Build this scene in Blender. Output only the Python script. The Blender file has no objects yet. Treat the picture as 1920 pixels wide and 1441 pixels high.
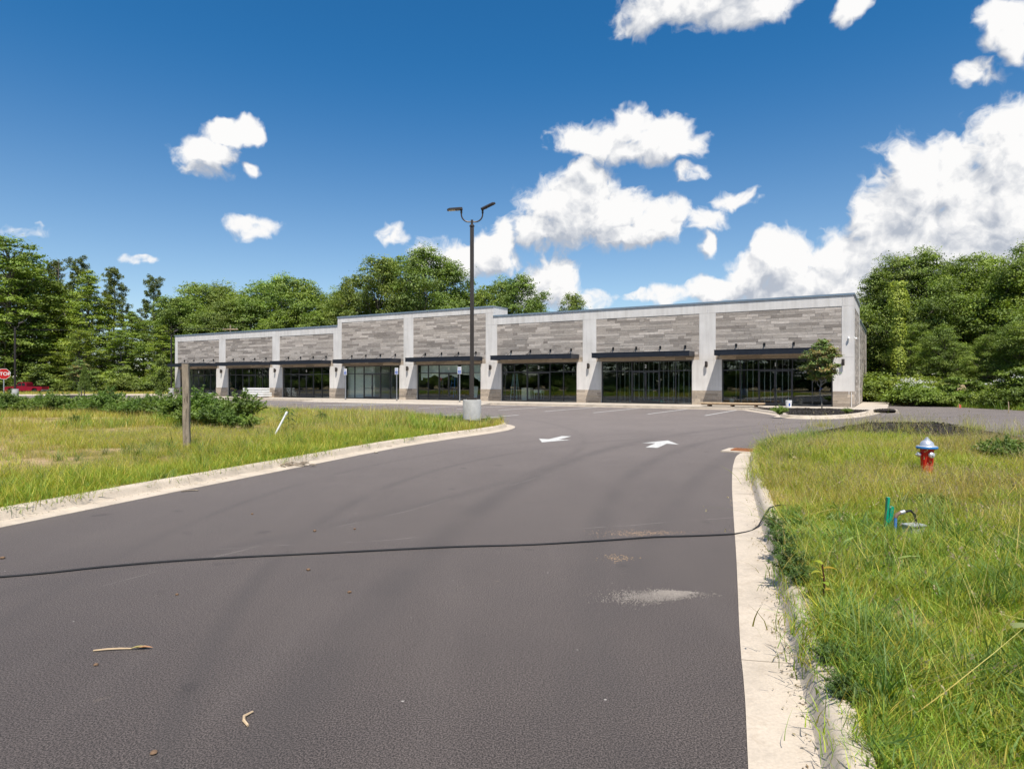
import bpy, bmesh, math, random
import numpy as np
from mathutils import Vector, Matrix
from mathutils.geometry import delaunay_2d_cdt

S = bpy.context.scene
COL = S.collection
R = math.radians
# ------------------------------------------------------------------ camera
F, HZ, H = 1213.0, 717.0, 1.75          # focal length in photo pixels, horizon row, eye height over the asphalt
cam_d = bpy.data.cameras.new('camera'); cam = bpy.data.objects.new('camera', cam_d); COL.objects.link(cam)
cam.location = (0, 0, H); cam.rotation_euler = (R(90), 0, 0)
cam_d.sensor_width = 36; cam_d.lens = F / 1920 * 36; cam_d.shift_y = -0.0018
cam_d.clip_start = 0.05; cam_d.clip_end = 6000
S.camera = cam
S.view_settings.view_transform = 'Standard'; S.view_settings.look = 'None'
S.view_settings.exposure = 0.35; S.view_settings.gamma = 1.0; S.view_settings.use_curve_mapping = False
S.render.engine = 'CYCLES'
S.cycles.max_bounces = 8; S.cycles.transparent_max_bounces = 16

# ------------------------------------------------------------------ sun
LDIR = Vector((-0.067, 0.505, -1.0)).normalized()
sun_d = bpy.data.lights.new('sun', 'SUN'); sun_d.energy = 5.0; sun_d.angle = R(0.53); sun_d.color = (1.0, 0.94, 0.86)
sun = bpy.data.objects.new('sun', sun_d); COL.objects.link(sun)
sun.rotation_euler = LDIR.to_track_quat('-Z', 'Y').to_euler(); sun.location = (10, -20, 60)

# ------------------------------------------------------------------ world: sky and cumulus
W = bpy.data.worlds.new('World'); S.world = W; W.use_nodes = True

def px_dir(x, y):
    v = Vector(((x - 960) / F, 1.0, (HZ - y) / F)).normalized()
    return math.atan2(v.x, v.y), math.asin(v.z)

CLOUDS = [  # cumulus lobes: where they stand over the place (photo column, row, half width, half height)
 (425,248,40,26),(462,246,30,26),(402,285,44,24),(372,303,36,20),(470,312,12,8),(475,417,34,15),(737,445,20,15),
 (262,494,32,8),(35,433,36,12),(62,427,12,10),
 (1310,10,175,45),(1400,28,95,42),(1215,38,60,34),(1330,-50,190,50),(1600,8,36,28),(1885,35,60,48),(1838,132,42,18),(1905,85,30,40),
 (1120,264,76,34),(1178,240,48,32),(1258,258,60,40),(1210,272,90,30),
 (1100,372,68,66),(1060,405,88,58),(1145,405,78,58),(1102,322,33,32),(1232,422,58,44),(1272,400,28,28),(1312,415,32,18),
 (1018,435,60,32),(1190,447,80,22),(1300,332,24,12),(1385,372,27,13),(1325,465,15,22),
 (860,492,50,34),(922,482,46,42),(945,452,20,40),(820,475,30,20),(1036,532,52,44),(1000,548,40,36),(1120,560,20,14),(1190,558,42,9),
 (1890,285,105,92),(1800,335,120,88),(1722,352,108,80),(1662,402,66,58),(1622,412,44,42),(1700,445,120,70),(1855,420,150,95),
 (1480,492,58,46),(1442,476,26,36),(1402,520,48,38),(1562,492,58,44),(1540,545,150,60),(1350,548,62,24),(1268,552,44,13),
 (1650,502,120,82),(1805,525,220,105),(1925,228,40,36),(1780,292,48,44),(2050,330,170,150),(2060,500,200,130)]

def build_world():
    nt = W.node_tree; nt.nodes.clear(); N = nt.nodes; L = nt.links
    # density group
    g = bpy.data.node_groups.new('cloud_density', 'ShaderNodeTree')
    g.interface.new_socket('Vector', in_out='INPUT', socket_type='NodeSocketVector')
    g.interface.new_socket('Density', in_out='OUTPUT', socket_type='NodeSocketFloat')
    gn, gl = g.nodes, g.links
    gi = gn.new('NodeGroupInput'); go = gn.new('NodeGroupOutput')
    def m(op, a, b=None, c=None):
        n = gn.new('ShaderNodeMath'); n.operation = op
        for i, v in enumerate((a, b, c)):
            if v is None: continue
            if isinstance(v, (int, float)): n.inputs[i].default_value = v
            else: gl.new(v, n.inputs[i])
        return n.outputs[0]
    vec = gi.outputs[0]
    def noise(scale, detail, rough, src=vec):
        n = gn.new('ShaderNodeTexNoise'); n.inputs['Scale'].default_value = scale
        n.inputs['Detail'].default_value = detail; n.inputs['Roughness'].default_value = rough
        gl.new(src, n.inputs['Vector']); return n
    # slight warp so that lobes lose their ellipse outline
    wn = noise(16, 3, .55)
    sub = gn.new('ShaderNodeVectorMath'); sub.operation = 'SUBTRACT'; gl.new(wn.outputs['Color'], sub.inputs[0]); sub.inputs[1].default_value = (.5, .5, .5)
    sc = gn.new('ShaderNodeVectorMath'); sc.operation = 'SCALE'; gl.new(sub.outputs[0], sc.inputs[0]); sc.inputs['Scale'].default_value = .055
    ad = gn.new('ShaderNodeVectorMath'); ad.operation = 'ADD'; gl.new(vec, ad.inputs[0]); gl.new(sc.outputs[0], ad.inputs[1])
    nm = gn.new('ShaderNodeVectorMath'); nm.operation = 'NORMALIZE'; gl.new(ad.outputs[0], nm.inputs[0])
    sep = gn.new('ShaderNodeSeparateXYZ'); gl.new(nm.outputs[0], sep.inputs[0])
    az = m('ARCTAN2', sep.outputs['X'], sep.outputs['Y']); el = m('ARCSINE', sep.outputs['Z'])
    cb = gn.new('ShaderNodeCombineXYZ'); gl.new(az, cb.inputs[0]); gl.new(el, cb.inputs[1])
    cur = tiny = None
    for (x, y, rx, ry) in CLOUDS:
        a, e = px_dir(x, y)
        a2, _ = px_dir(x + rx, y); _, e2 = px_dir(x, y - ry)
        ra, re = abs(a2 - a) * 1.12, abs(e2 - e) * 1.12
        v = gn.new('ShaderNodeVectorMath'); v.operation = 'MULTIPLY_ADD'; gl.new(cb.outputs[0], v.inputs[0])
        v.inputs[1].default_value = (1 / ra, 1 / re, 0); v.inputs[2].default_value = (-a / ra, -e / re, 0)
        l = gn.new('ShaderNodeVectorMath'); l.operation = 'LENGTH'; gl.new(v.outputs[0], l.inputs[0])
        lv = l.outputs['Value']
        if ry < 21: tiny = lv if tiny is None else m('MINIMUM', tiny, lv)      # small shreds of cloud stay thin
        else: cur = lv if cur is None else m('SMOOTH_MIN', cur, lv, .22)
    blob = m('MAXIMUM', m('SUBTRACT', 1.0, cur), m('MINIMUM', m('MULTIPLY', m('SUBTRACT', 1.15, tiny), .5), .15))
    # the rest of the sky: scattered cumulus of the same kind all round
    s0 = gn.new('ShaderNodeSeparateXYZ'); gl.new(vec, s0.inputs[0])
    mp = gn.new('ShaderNodeMapping'); mp.inputs['Scale'].default_value = (1, 1, 1.9); mp.inputs['Location'].default_value = (4.2, 1.3, .7); gl.new(vec, mp.inputs[0])
    gen = noise(4.2, 2, .5, mp.outputs[0])
    gd = m('MULTIPLY_ADD', gen.outputs['Fac'], 6.0, -3.55)
    infr = gn.new('ShaderNodeMapRange'); gl.new(s0.outputs['Y'], infr.inputs[0]); infr.inputs[1].default_value = .45; infr.inputs[2].default_value = .62
    infr.inputs[3].default_value = 0; infr.inputs[4].default_value = -4
    gd = m('ADD', gd, infr.outputs[0])
    allb = m('MAXIMUM', blob, gd); allb = m('MAXIMUM', allb, -1.2); allb = m('MINIMUM', allb, .62)
    # cauliflower detail: fractal noise and billows
    n1 = noise(15, 6, .52)
    n2 = noise(30, 4, .55, nm.outputs[0])
    t = m('MULTIPLY_ADD', n1.outputs['Fac'], 2.6, -1.3)
    b = m('SUBTRACT', .34, m('ABSOLUTE', m('MULTIPLY_ADD', n2.outputs['Fac'], 4.0, -2.0)))
    d = m('ADD', m('MULTIPLY', allb, 2.0), m('ADD', t, m('MULTIPLY', b, .75)))
    gl.new(d, go.inputs[0])

    tc = N.new('ShaderNodeTexCoord')
    sky = N.new('ShaderNodeTexSky'); sky.sky_type = 'NISHITA'; sky.sun_disc = False
    sky.sun_elevation = math.asin(-LDIR.z); sky.sun_rotation = math.atan2(-LDIR.x, -LDIR.y)
    sky.altitude = 100; sky.air_density = 1.0; sky.dust_density = 0.0; sky.ozone_density = 4.0
    def M(op, a, b=None, c=None):
        n = N.new('ShaderNodeMath'); n.operation = op
        for i, v in enumerate((a, b, c)):
            if v is None: continue
            if isinstance(v, (int, float)): n.inputs[i].default_value = v
            else: L.new(v, n.inputs[i])
        return n.outputs[0]
    def dens(off):
        gg = N.new('ShaderNodeGroup'); gg.node_tree = g
        if off is None: L.new(tc.outputs['Generated'], gg.inputs[0])
        else:
            a = N.new('ShaderNodeVectorMath'); a.operation = 'ADD'; L.new(tc.outputs['Generated'], a.inputs[0]); a.inputs[1].default_value = off
            L.new(a.outputs[0], gg.inputs[0])
        return gg.outputs[0]
    d0 = dens(None); d1 = dens((.010, -.006, .020)); d2 = dens((.008, -.01, .055))
    al = N.new('ShaderNodeMapRange'); al.interpolation_type = 'SMOOTHSTEP'; L.new(d0, al.inputs[0])
    al.inputs[1].default_value = -.22; al.inputs[2].default_value = .72
    # bright where the cloud thins towards the sun, grey in the thick undersides
    lit = M('ADD', M('MULTIPLY', M('SUBTRACT', d0, d1), .75), M('MULTIPLY', M('SUBTRACT', d0, d2), .42))
    sh = N.new('ShaderNodeMapRange'); L.new(lit, sh.inputs[0]); sh.inputs[1].default_value = -.65; sh.inputs[2].default_value = .55
    sh.inputs[3].default_value = 0; sh.inputs[4].default_value = 1
    cr = N.new('ShaderNodeMix'); cr.data_type = 'RGBA'; L.new(sh.outputs[0], cr.inputs['Factor'])
    cr.inputs['A'].default_value = (3.9, 4.25, 4.9, 1); cr.inputs['B'].default_value = (8.1, 8.05, 8.0, 1)
    mx = N.new('ShaderNodeMix'); mx.data_type = 'RGBA'; L.new(al.outputs[0], mx.inputs['Factor'])
    hs = N.new('ShaderNodeHueSaturation'); hs.inputs['Value'].default_value = 1.04; hs.inputs['Hue'].default_value = .497; L.new(sky.outputs[0], hs.inputs['Color'])
    sz = N.new('ShaderNodeSeparateXYZ'); L.new(tc.outputs['Generated'], sz.inputs[0])   # air near the horizon is paler
    sm = N.new('ShaderNodeMapRange'); sm.interpolation_type = 'SMOOTHSTEP'; L.new(sz.outputs['Z'], sm.inputs[0]); sm.inputs[1].default_value = .02; sm.inputs[2].default_value = .46; sm.inputs[3].default_value = .98; sm.inputs[4].default_value = 1.33
    L.new(sm.outputs[0], hs.inputs['Saturation'])
    L.new(hs.outputs[0], mx.inputs['A']); L.new(cr.outputs['Result'], mx.inputs['B'])
    bg = N.new('ShaderNodeBackground'); bg.inputs['Strength'].default_value = 0.095; L.new(mx.outputs['Result'], bg.inputs['Color'])
    out = N.new('ShaderNodeOutputWorld'); L.new(bg.outputs[0], out.inputs['Surface'])
build_world()
W.cycles.sampling_method = 'MANUAL'; W.cycles.sample_map_resolution = 512

# ------------------------------------------------------------------ helpers
def g(px, py, z=0.0):
    """ground point (at height z) that was surveyed at this photo position"""
    y = F * (H - z) / (py - HZ)
    return ((px - 960) / F * y, y)

def tag(o, label=None, cat=None, group=None, kind=None):
    if label: o['label'] = label
    if cat: o['category'] = cat
    if group: o['group'] = group
    if kind: o['kind'] = kind
    return o

def empty(name, loc=(0, 0, 0), rz=0.0, parent=None):
    o = bpy.data.objects.new(name, None); COL.objects.link(o); o.location = loc; o.rotation_euler = (0, 0, rz)
    o.empty_display_size = .2
    if parent: o.parent = parent
    return o

def link(name, me, parent=None, loc=(0, 0, 0), rot=(0, 0, 0)):
    o = bpy.data.objects.new(name, me); COL.objects.link(o); o.location = loc; o.rotation_euler = rot
    if parent: o.parent = parent
    return o

def copy_tree(o, parent=None):
    c = o.copy(); COL.objects.link(c)
    if parent: c.parent = parent
    for ch in list(o.children): copy_tree(ch, c)
    return c

def np_mesh(name, V, Fq, mat, cols=None, smooth=False):
    """V (n,3), Fq (m,k) all faces with k corners"""
    V = np.asarray(V, np.float32); Fq = np.asarray(Fq, np.int32)
    me = bpy.data.meshes.new(name)
    me.vertices.add(len(V)); me.vertices.foreach_set('co', V.ravel())
    k = Fq.shape[1]
    me.loops.add(Fq.size); me.loops.foreach_set('vertex_index', Fq.ravel())
    me.polygons.add(len(Fq)); me.polygons.foreach_set('loop_start', np.arange(0, Fq.size, k, dtype=np.int32))
    me.polygons.foreach_set('loop_total', np.full(len(Fq), k, np.int32))
    if smooth: me.polygons.foreach_set('use_smooth', np.ones(len(Fq), bool))
    me.update(calc_edges=True); me.validate()
    if cols is not None:
        a = me.color_attributes.new('Col', 'FLOAT_COLOR', 'POINT')
        c4 = np.ones((len(V), 4), np.float32); c4[:, :3] = cols; a.data.foreach_set('color', c4.ravel())
    me.materials.append(mat)
    return me

class MB:
    def __init__(s): s.v = []; s.f = []; s.c = []; s.col = (1, 1, 1)
    def add(s, vs, fs):
        b = len(s.v); s.v += [tuple(p) for p in vs]; s.c += [s.col] * len(vs); s.f += [tuple(i + b for i in f) for f in fs]; return s
    def box(s, x0, x1, y0, y1, z0, z1):
        return s.add([(x0,y0,z0),(x1,y0,z0),(x1,y1,z0),(x0,y1,z0),(x0,y0,z1),(x1,y0,z1),(x1,y1,z1),(x0,y1,z1)],
                     [(0,3,2,1),(4,5,6,7),(0,1,5,4),(1,2,6,5),(2,3,7,6),(3,0,4,7)])
    def bbox(s, x0, x1, y0, y1, z0, z1, b=.01):
        """box with chamfered edges"""
        bm = bmesh.new(); bmesh.ops.create_cube(bm, size=1)
        for v in bm.verts: v.co = ((x0+x1)/2 + v.co.x*(x1-x0), (y0+y1)/2 + v.co.y*(y1-y0), (z0+z1)/2 + v.co.z*(z1-z0))
        bmesh.ops.bevel(bm, geom=bm.edges[:], offset=b, segments=2, affect='EDGES')
        bm.verts.index_update(); vs = [v.co[:] for v in bm.verts]; fs = [[v.index for v in f.verts] for f in bm.faces]; bm.free()
        return s.add(vs, fs)
    def beam(s, p, q, w, h=None):
        h = h or w; p = Vector(p); q = Vector(q); d = (q - p).normalized()
        a = d.cross(Vector((0, 0, 1)));  a = a.normalized() if a.length > 1e-4 else Vector((1, 0, 0)); b = a.cross(d)
        vs = [c + a*(i*w/2) + b*(j*h/2) for c in (p, q) for i, j in ((-1,-1),(1,-1),(1,1),(-1,1))]
        return s.add(vs, [(0,1,2,3),(7,6,5,4),(0,4,5,1),(1,5,6,2),(2,6,7,3),(3,7,4,0)])
    def tube(s, pts, r, n=8, caps=True):
        pts = [Vector(p) for p in pts]; rs = list(r) if hasattr(r, '__len__') else [r] * len(pts)
        vs, fs = [], []; ref = None
        for i, p in enumerate(pts):
            d = (pts[min(i+1, len(pts)-1)] - pts[max(i-1, 0)]).normalized()
            if ref is None: ref = Vector((1, 0, 0)) if abs(d.x) < .8 else Vector((0, 1, 0))
            a = (ref - d * ref.dot(d)).normalized(); b = d.cross(a); ref = a
            for k in range(n):
                t = 2*math.pi*k/n; vs.append(p + a*(math.cos(t)*rs[i]) + b*(math.sin(t)*rs[i]))
        for i in range(len(pts)-1):
            for k in range(n): fs.append((i*n+k, i*n+(k+1) % n, (i+1)*n+(k+1) % n, (i+1)*n+k))
        if caps: fs += [tuple(range(n))[::-1], tuple((len(pts)-1)*n+k for k in range(n))]
        return s.add(vs, fs)
    def lathe(s, prof, n=20, M=None):
        vs, fs = [], []
        for (r, z) in prof:
            for k in range(n):
                t = 2*math.pi*k/n; p = Vector((r*math.cos(t), r*math.sin(t), z)); vs.append(M @ p if M else p)
        for i in range(len(prof)-1):
            for k in range(n): fs.append((i*n+k, i*n+(k+1) % n, (i+1)*n+(k+1) % n, (i+1)*n+k))
        fs += [tuple(range(n))[::-1], tuple((len(prof)-1)*n+k for k in range(n))]
        return s.add(vs, fs)
    def prism(s, poly, z0, z1, M=None):
        n = len(poly); vs = [Vector((x, y, z0)) for x, y in poly] + [Vector((x, y, z1)) for x, y in poly]
        if M: vs = [M @ v for v in vs]
        return s.add(vs, [tuple(range(n))[::-1], tuple(range(n, 2*n))] + [(i, (i+1) % n, n+(i+1) % n, n+i) for i in range(n)])
    def mesh(s, name, mat, smooth=False, color=False):
        me = bpy.data.meshes.new(name); me.from_pydata(s.v, [], s.f); me.update()
        if smooth:
            me.polygons.foreach_set('use_smooth', [True]*len(me.polygons))
            try: me.set_sharp_from_angle(angle=R(38))
            except Exception: pass
        if color:
            a = me.color_attributes.new('Col', 'FLOAT_COLOR', 'POINT')
            a.data.foreach_set('color', np.c_[np.array(s.c, np.float32), np.ones(len(s.c), np.float32)].ravel())
        me.materials.append(mat); return me
    def build(s, name, mat, parent=None, loc=(0,0,0), rot=(0,0,0), smooth=False, color=False):
        return link(name, s.mesh(name, mat, smooth, color), parent, loc, rot)

# ------------------------------------------------------------------ materials
def new_mat(name):
    m = bpy.data.materials.new(name); m.use_nodes = True; nt = m.node_tree
    return m, nt.nodes, nt.links, nt.nodes['Principled BSDF']
def ramp(N, L, fac, stops):
    r = N.new('ShaderNodeValToRGB'); e = r.color_ramp.elements
    e[0].position, e[0].color = stops[0][0], (*stops[0][1], 1); e[1].position, e[1].color = stops[-1][0], (*stops[-1][1], 1)
    for p, c in stops[1:-1]:
        x = e.new(p); x.color = (*c, 1)
    L.new(fac, r.inputs[0]); return r.outputs[0]
def tex_noise(N, L, vec, scale, detail=4, rough=.55, dist=0):
    n = N.new('ShaderNodeTexNoise'); n.inputs['Scale'].default_value = scale; n.inputs['Detail'].default_value = detail
    n.inputs['Roughness'].default_value = rough; n.inputs['Distortion'].default_value = dist
    if vec: L.new(vec, n.inputs['Vector'])
    return n.outputs['Fac']
def mixc(N, L, fac, a, b, mode='MIX'):
    x = N.new('ShaderNodeMix'); x.data_type = 'RGBA'; x.blend_type = mode
    for key, v in (('Factor', fac), ('A', a), ('B', b)):
        if isinstance(v, (int, float)): x.inputs[key].default_value = v
        elif isinstance(v, tuple): x.inputs[key].default_value = (*v, 1)
        else: L.new(v, x.inputs[key])
    return x.outputs['Result']
def math_n(N, L, op, a, b=None, c=None):
    n = N.new('ShaderNodeMath'); n.operation = op
    for i, v in enumerate((a, b, c)):
        if v is None: continue
        if isinstance(v, (int, float)): n.inputs[i].default_value = v
        else: L.new(v, n.inputs[i])
    return n.outputs[0]
def bump(N, L, bs, h, strength=.3, dist=.02):
    b = N.new('ShaderNodeBump'); b.inputs['Strength'].default_value = strength; b.inputs['Distance'].default_value = dist
    L.new(h, b.inputs['Height']); L.new(b.outputs[0], bs.inputs['Normal'])
def pos(N, scale=None, L=None):
    gm = N.new('ShaderNodeNewGeometry')
    if scale is None: return gm.outputs['Position']
    mp = N.new('ShaderNodeMapping'); mp.inputs['Scale'].default_value = scale; L.new(gm.outputs['Position'], mp.inputs[0]); return mp.outputs[0]
def simple(name, col, rough=.6, metal=0, var=.12, scale=6, spec=.4):
    m, N, L, b = new_mat(name)
    tc = N.new('ShaderNodeTexCoord'); n = tex_noise(N, L, tc.outputs['Object'], scale, 5)
    c = ramp(N, L, n, [(.3, tuple(x*(1-var) for x in col)), (.7, tuple(min(1, x*(1+var)) for x in col))])
    L.new(c, b.inputs['Base Color']); b.inputs['Roughness'].default_value = rough; b.inputs['Metallic'].default_value = metal
    b.inputs['Specular IOR Level'].default_value = spec
    return m

MAT = {}
def mat_asphalt():
    m, N, L, b = new_mat('asphalt'); p = pos(N)
    fine = tex_noise(N, L, p, 105, 4, .85); mid = tex_noise(N, L, p, 1.3, 5, .6); big = tex_noise(N, L, p, .16, 4, .55, .6)
    grit = tex_noise(N, L, p, 230, 1, .5)
    c = ramp(N, L, fine, [(.42, (.010, .0085, .0080)), (.5, (.044, .0372, .0345)), (.585, (.135, .1145, .1060))])
    c = mixc(N, L, 1.0, c, ramp(N, L, mid, [(.3, (.93, .93, .94)), (.7, (1.07, 1.06, 1.05))]), 'MULTIPLY')
    c = mixc(N, L, 1.0, c, ramp(N, L, big, [(.32, (.92, .92, .93)), (.68, (1.10, 1.09, 1.07))]), 'MULTIPLY')
    # pale dust drifted in streaks along the driving direction
    ms = N.new('ShaderNodeMapping'); ms.inputs['Rotation'].default_value = (0, 0, R(18.5)); ms.inputs['Scale'].default_value = (1.6, .22, 1); L.new(p, ms.inputs[0])
    st = tex_noise(N, L, ms.outputs[0], .9, 5, .62)
    c = mixc(N, L, math_n(N, L, 'MULTIPLY', ramp(N, L, st, [(.52, (0,)*3), (.80, (1,)*3)]), .10), c, (.20, .175, .16))
    # grazing-view brightening and lens falloff painted into the colour: dust-toned, paler towards the lot
    sy_ = N.new('ShaderNodeSeparateXYZ'); L.new(p, sy_.inputs[0]); far_map = N.new('ShaderNodeMapRange'); L.new(sy_.outputs[1], far_map.inputs[0]); far_map.inputs[1].default_value = 2.0; far_map.inputs[2].default_value = 26.0; far_map.inputs[3].default_value = .0; far_map.inputs[4].default_value = .82
    far_pw = math_n(N, L, 'POWER', far_map.outputs[0], .72)
    far_fac = math_n(N, L, 'MULTIPLY', far_pw, math_n(N, L, 'MULTIPLY_ADD', tex_noise(N, L, p, .35, 5, .65), .7, .62))
    c = mixc(N, L, far_fac, c, mixc(N, L, 1.0, (.178, .152, .137), ramp(N, L, fine, [(.42, (.50,)*3), (.58, (1.50,)*3)]), 'MULTIPLY'))
    # worn tyre tracks: arcs swept by cars turning in from the road
    sp = N.new('ShaderNodeSeparateXYZ'); L.new(p, sp.inputs[0])
    tot = None
    for (cx, cy, rr, w, amt) in ((31.0, 2.0, 32.2, .34, .5), (31.0, 2.0, 30.5, .30, .42), (-22.0, 22.0, 24.3, .22, .35), (12.8, 7.8, 15.2, .16, .45), (12.8, 7.8, 16.8, .14, .35), (60, -14, 62.2, .3, .35)):
        dx = math_n(N, L, 'SUBTRACT', sp.outputs[0], cx); dy = math_n(N, L, 'SUBTRACT', sp.outputs[1], cy)
        d = math_n(N, L, 'SQRT', math_n(N, L, 'ADD', math_n(N, L, 'MULTIPLY', dx, dx), math_n(N, L, 'MULTIPLY', dy, dy)))
        d = math_n(N, L, 'ABSOLUTE', math_n(N, L, 'SUBTRACT', d, rr))
        k = N.new('ShaderNodeMapRange'); k.interpolation_type = 'SMOOTHSTEP'; L.new(d, k.inputs[0]); k.inputs[1].default_value = 0; k.inputs[2].default_value = w
        k.inputs[3].default_value = amt; k.inputs[4].default_value = 0
        tot = k.outputs[0] if tot is None else math_n(N, L, 'MAXIMUM', tot, k.outputs[0])
    tot = math_n(N, L, 'MULTIPLY', tot, ramp(N, L, tex_noise(N, L, p, .7, 4), [(.30, (0,)*3), (.55, (1,)*3)]))
    c = mixc(N, L, math_n(N, L, 'MULTIPLY', tot, .7), c, (.050, .045, .043))
    # light aggregate specks and stains
    c = mixc(N, L, math_n(N, L, 'MULTIPLY', ramp(N, L, grit, [(.72, (0,)*3), (.80, (1,)*3)]), .5), c, (.33, .31, .29))
    sp2 = tex_noise(N, L, p, 5.5, 3, .6); c = mixc(N, L, math_n(N, L, 'MULTIPLY', ramp(N, L, sp2, [(.70, (0,)*3), (.80, (1,)*3)]), .3), c, (.27, .22, .17))
    # thin pale scrape lines
    for (rot, off) in ((32, .3), (75, 1.7)):
        mm = N.new('ShaderNodeMapping'); mm.inputs['Rotation'].default_value = (0, 0, R(rot)); mm.inputs['Location'].default_value = (off, 0, 0); L.new(p, mm.inputs[0])
        s2 = N.new('ShaderNodeSeparateXYZ'); L.new(mm.outputs[0], s2.inputs[0])
        fr = math_n(N, L, 'PINGPONG', math_n(N, L, 'ADD', s2.outputs[0], math_n(N, L, 'MULTIPLY', tex_noise(N, L, p, .5, 2), .5)), 2.7)
        ln = N.new('ShaderNodeMapRange'); L.new(fr, ln.inputs[0]); ln.inputs[1].default_value = .0; ln.inputs[2].default_value = .009; ln.inputs[3].default_value = .5; ln.inputs[4].default_value = 0
        k = math_n(N, L, 'MULTIPLY', ln.outputs[0], ramp(N, L, tex_noise(N, L, p, 1.1, 3), [(.50, (0,)*3), (.60, (1,)*3)]))
        c = mixc(N, L, k, c, (.36, .33, .30))
    vo = N.new('ShaderNodeTexVoronoi'); vo.inputs['Scale'].default_value = 2.6; L.new(p, vo.inputs['Vector'])          # scattered small pale flecks
    c = mixc(N, L, ramp(N, L, vo.outputs['Distance'], [(.014, (.8,)*3), (.026, (0,)*3)]), c, (.42, .39, .36))
    ms2 = N.new('ShaderNodeMapping'); ms2.inputs['Rotation'].default_value = (0, 0, R(20)); ms2.inputs['Scale'].default_value = (3.2, .55, 1); L.new(p, ms2.inputs[0])
    sc_ = tex_noise(N, L, ms2.outputs[0], 1.5, 6, .7); c = mixc(N, L, math_n(N, L, 'MULTIPLY', ramp(N, L, sc_, [(.66, (0,)*3), (.80, (1,)*3)]), .22), c, (.22, .195, .175))
    oil = tex_noise(N, L, p, 2.3, 2, .4); c = mixc(N, L, math_n(N, L, 'MULTIPLY', ramp(N, L, oil, [(.70, (0,)*3), (.76, (1,)*3)]), .35), c, (.03, .027, .026))
    L.new(c, b.inputs['Base Color']); b.inputs['Roughness'].default_value = .72; b.inputs['Specular IOR Level'].default_value = .25; b.inputs['Diffuse Roughness'].default_value = 1.0
    bump(N, L, b, math_n(N, L, 'ADD', fine, math_n(N, L, 'MULTIPLY', grit, .6)), .05, .001)
    return m
def mat_concrete(name, col, speck=.10, joints=False):
    m, N, L, b = new_mat(name); p = pos(N)
    n1 = tex_noise(N, L, p, 2.2, 6, .62); n2 = tex_noise(N, L, p, 60, 3, .6); n3 = tex_noise(N, L, p, .5, 3)
    c = ramp(N, L, n1, [(.25, tuple(x*.74 for x in col)), (.5, col), (.75, tuple(min(.9, x*1.12) for x in col))])
    c = mixc(N, L, 1.0, c, ramp(N, L, n2, [(.3, (1-speck,)*3), (.7, (1+speck,)*3)]), 'MULTIPLY')
    c = mixc(N, L, math_n(N, L, 'MULTIPLY', ramp(N, L, n3, [(.55, (0,)*3), (.75, (1,)*3)]), .35), c, tuple(x*.62 for x in (col[0], col[1]*.95, col[2]*.85)))
    n4 = tex_noise(N, L, p, 6.5, 6, .7, .8); c = mixc(N, L, math_n(N, L, 'MULTIPLY', ramp(N, L, n4, [(.54, (0,)*3), (.74, (1,)*3)]), .5), c, (col[0]*.60, col[1]*.54, col[2]*.46))
    L.new(c, b.inputs['Base Color']); b.inputs['Roughness'].default_value = .85
    bump(N, L, b, n2, .25, .004); return m
def mat_soil():
    m, N, L, b = new_mat('verge_soil'); p = pos(N)
    n = tex_noise(N, L, p, .55, 6, .6); n2 = tex_noise(N, L, p, 18, 5, .7)
    c = ramp(N, L, n, [(.30, (.12, .11, .026)), (.42, (.20, .165, .05)), (.52, (.36, .26, .13)), (.66, (.50, .36, .22))])
    c = mixc(N, L, .8, c, ramp(N, L, n2, [(.3, (.45, .45, .4)), (.7, (1.25, 1.2, 1.1))]), 'MULTIPLY')
    L.new(c, b.inputs['Base Color']); b.inputs['Roughness'].default_value = .95; bump(N, L, b, n2, .8, .04); return m
def mat_mulch():
    m, N, L, b = new_mat('mulch'); p = pos(N)
    n = tex_noise(N, L, p, 38, 5, .7); c = ramp(N, L, n, [(.3, (.012, .009, .008)), (.55, (.035, .026, .023)), (.75, (.085, .062, .052))])
    L.new(c, b.inputs['Base Color']); b.inputs['Roughness'].default_value = .95; bump(N, L, b, n, 1, .05); return m
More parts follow.
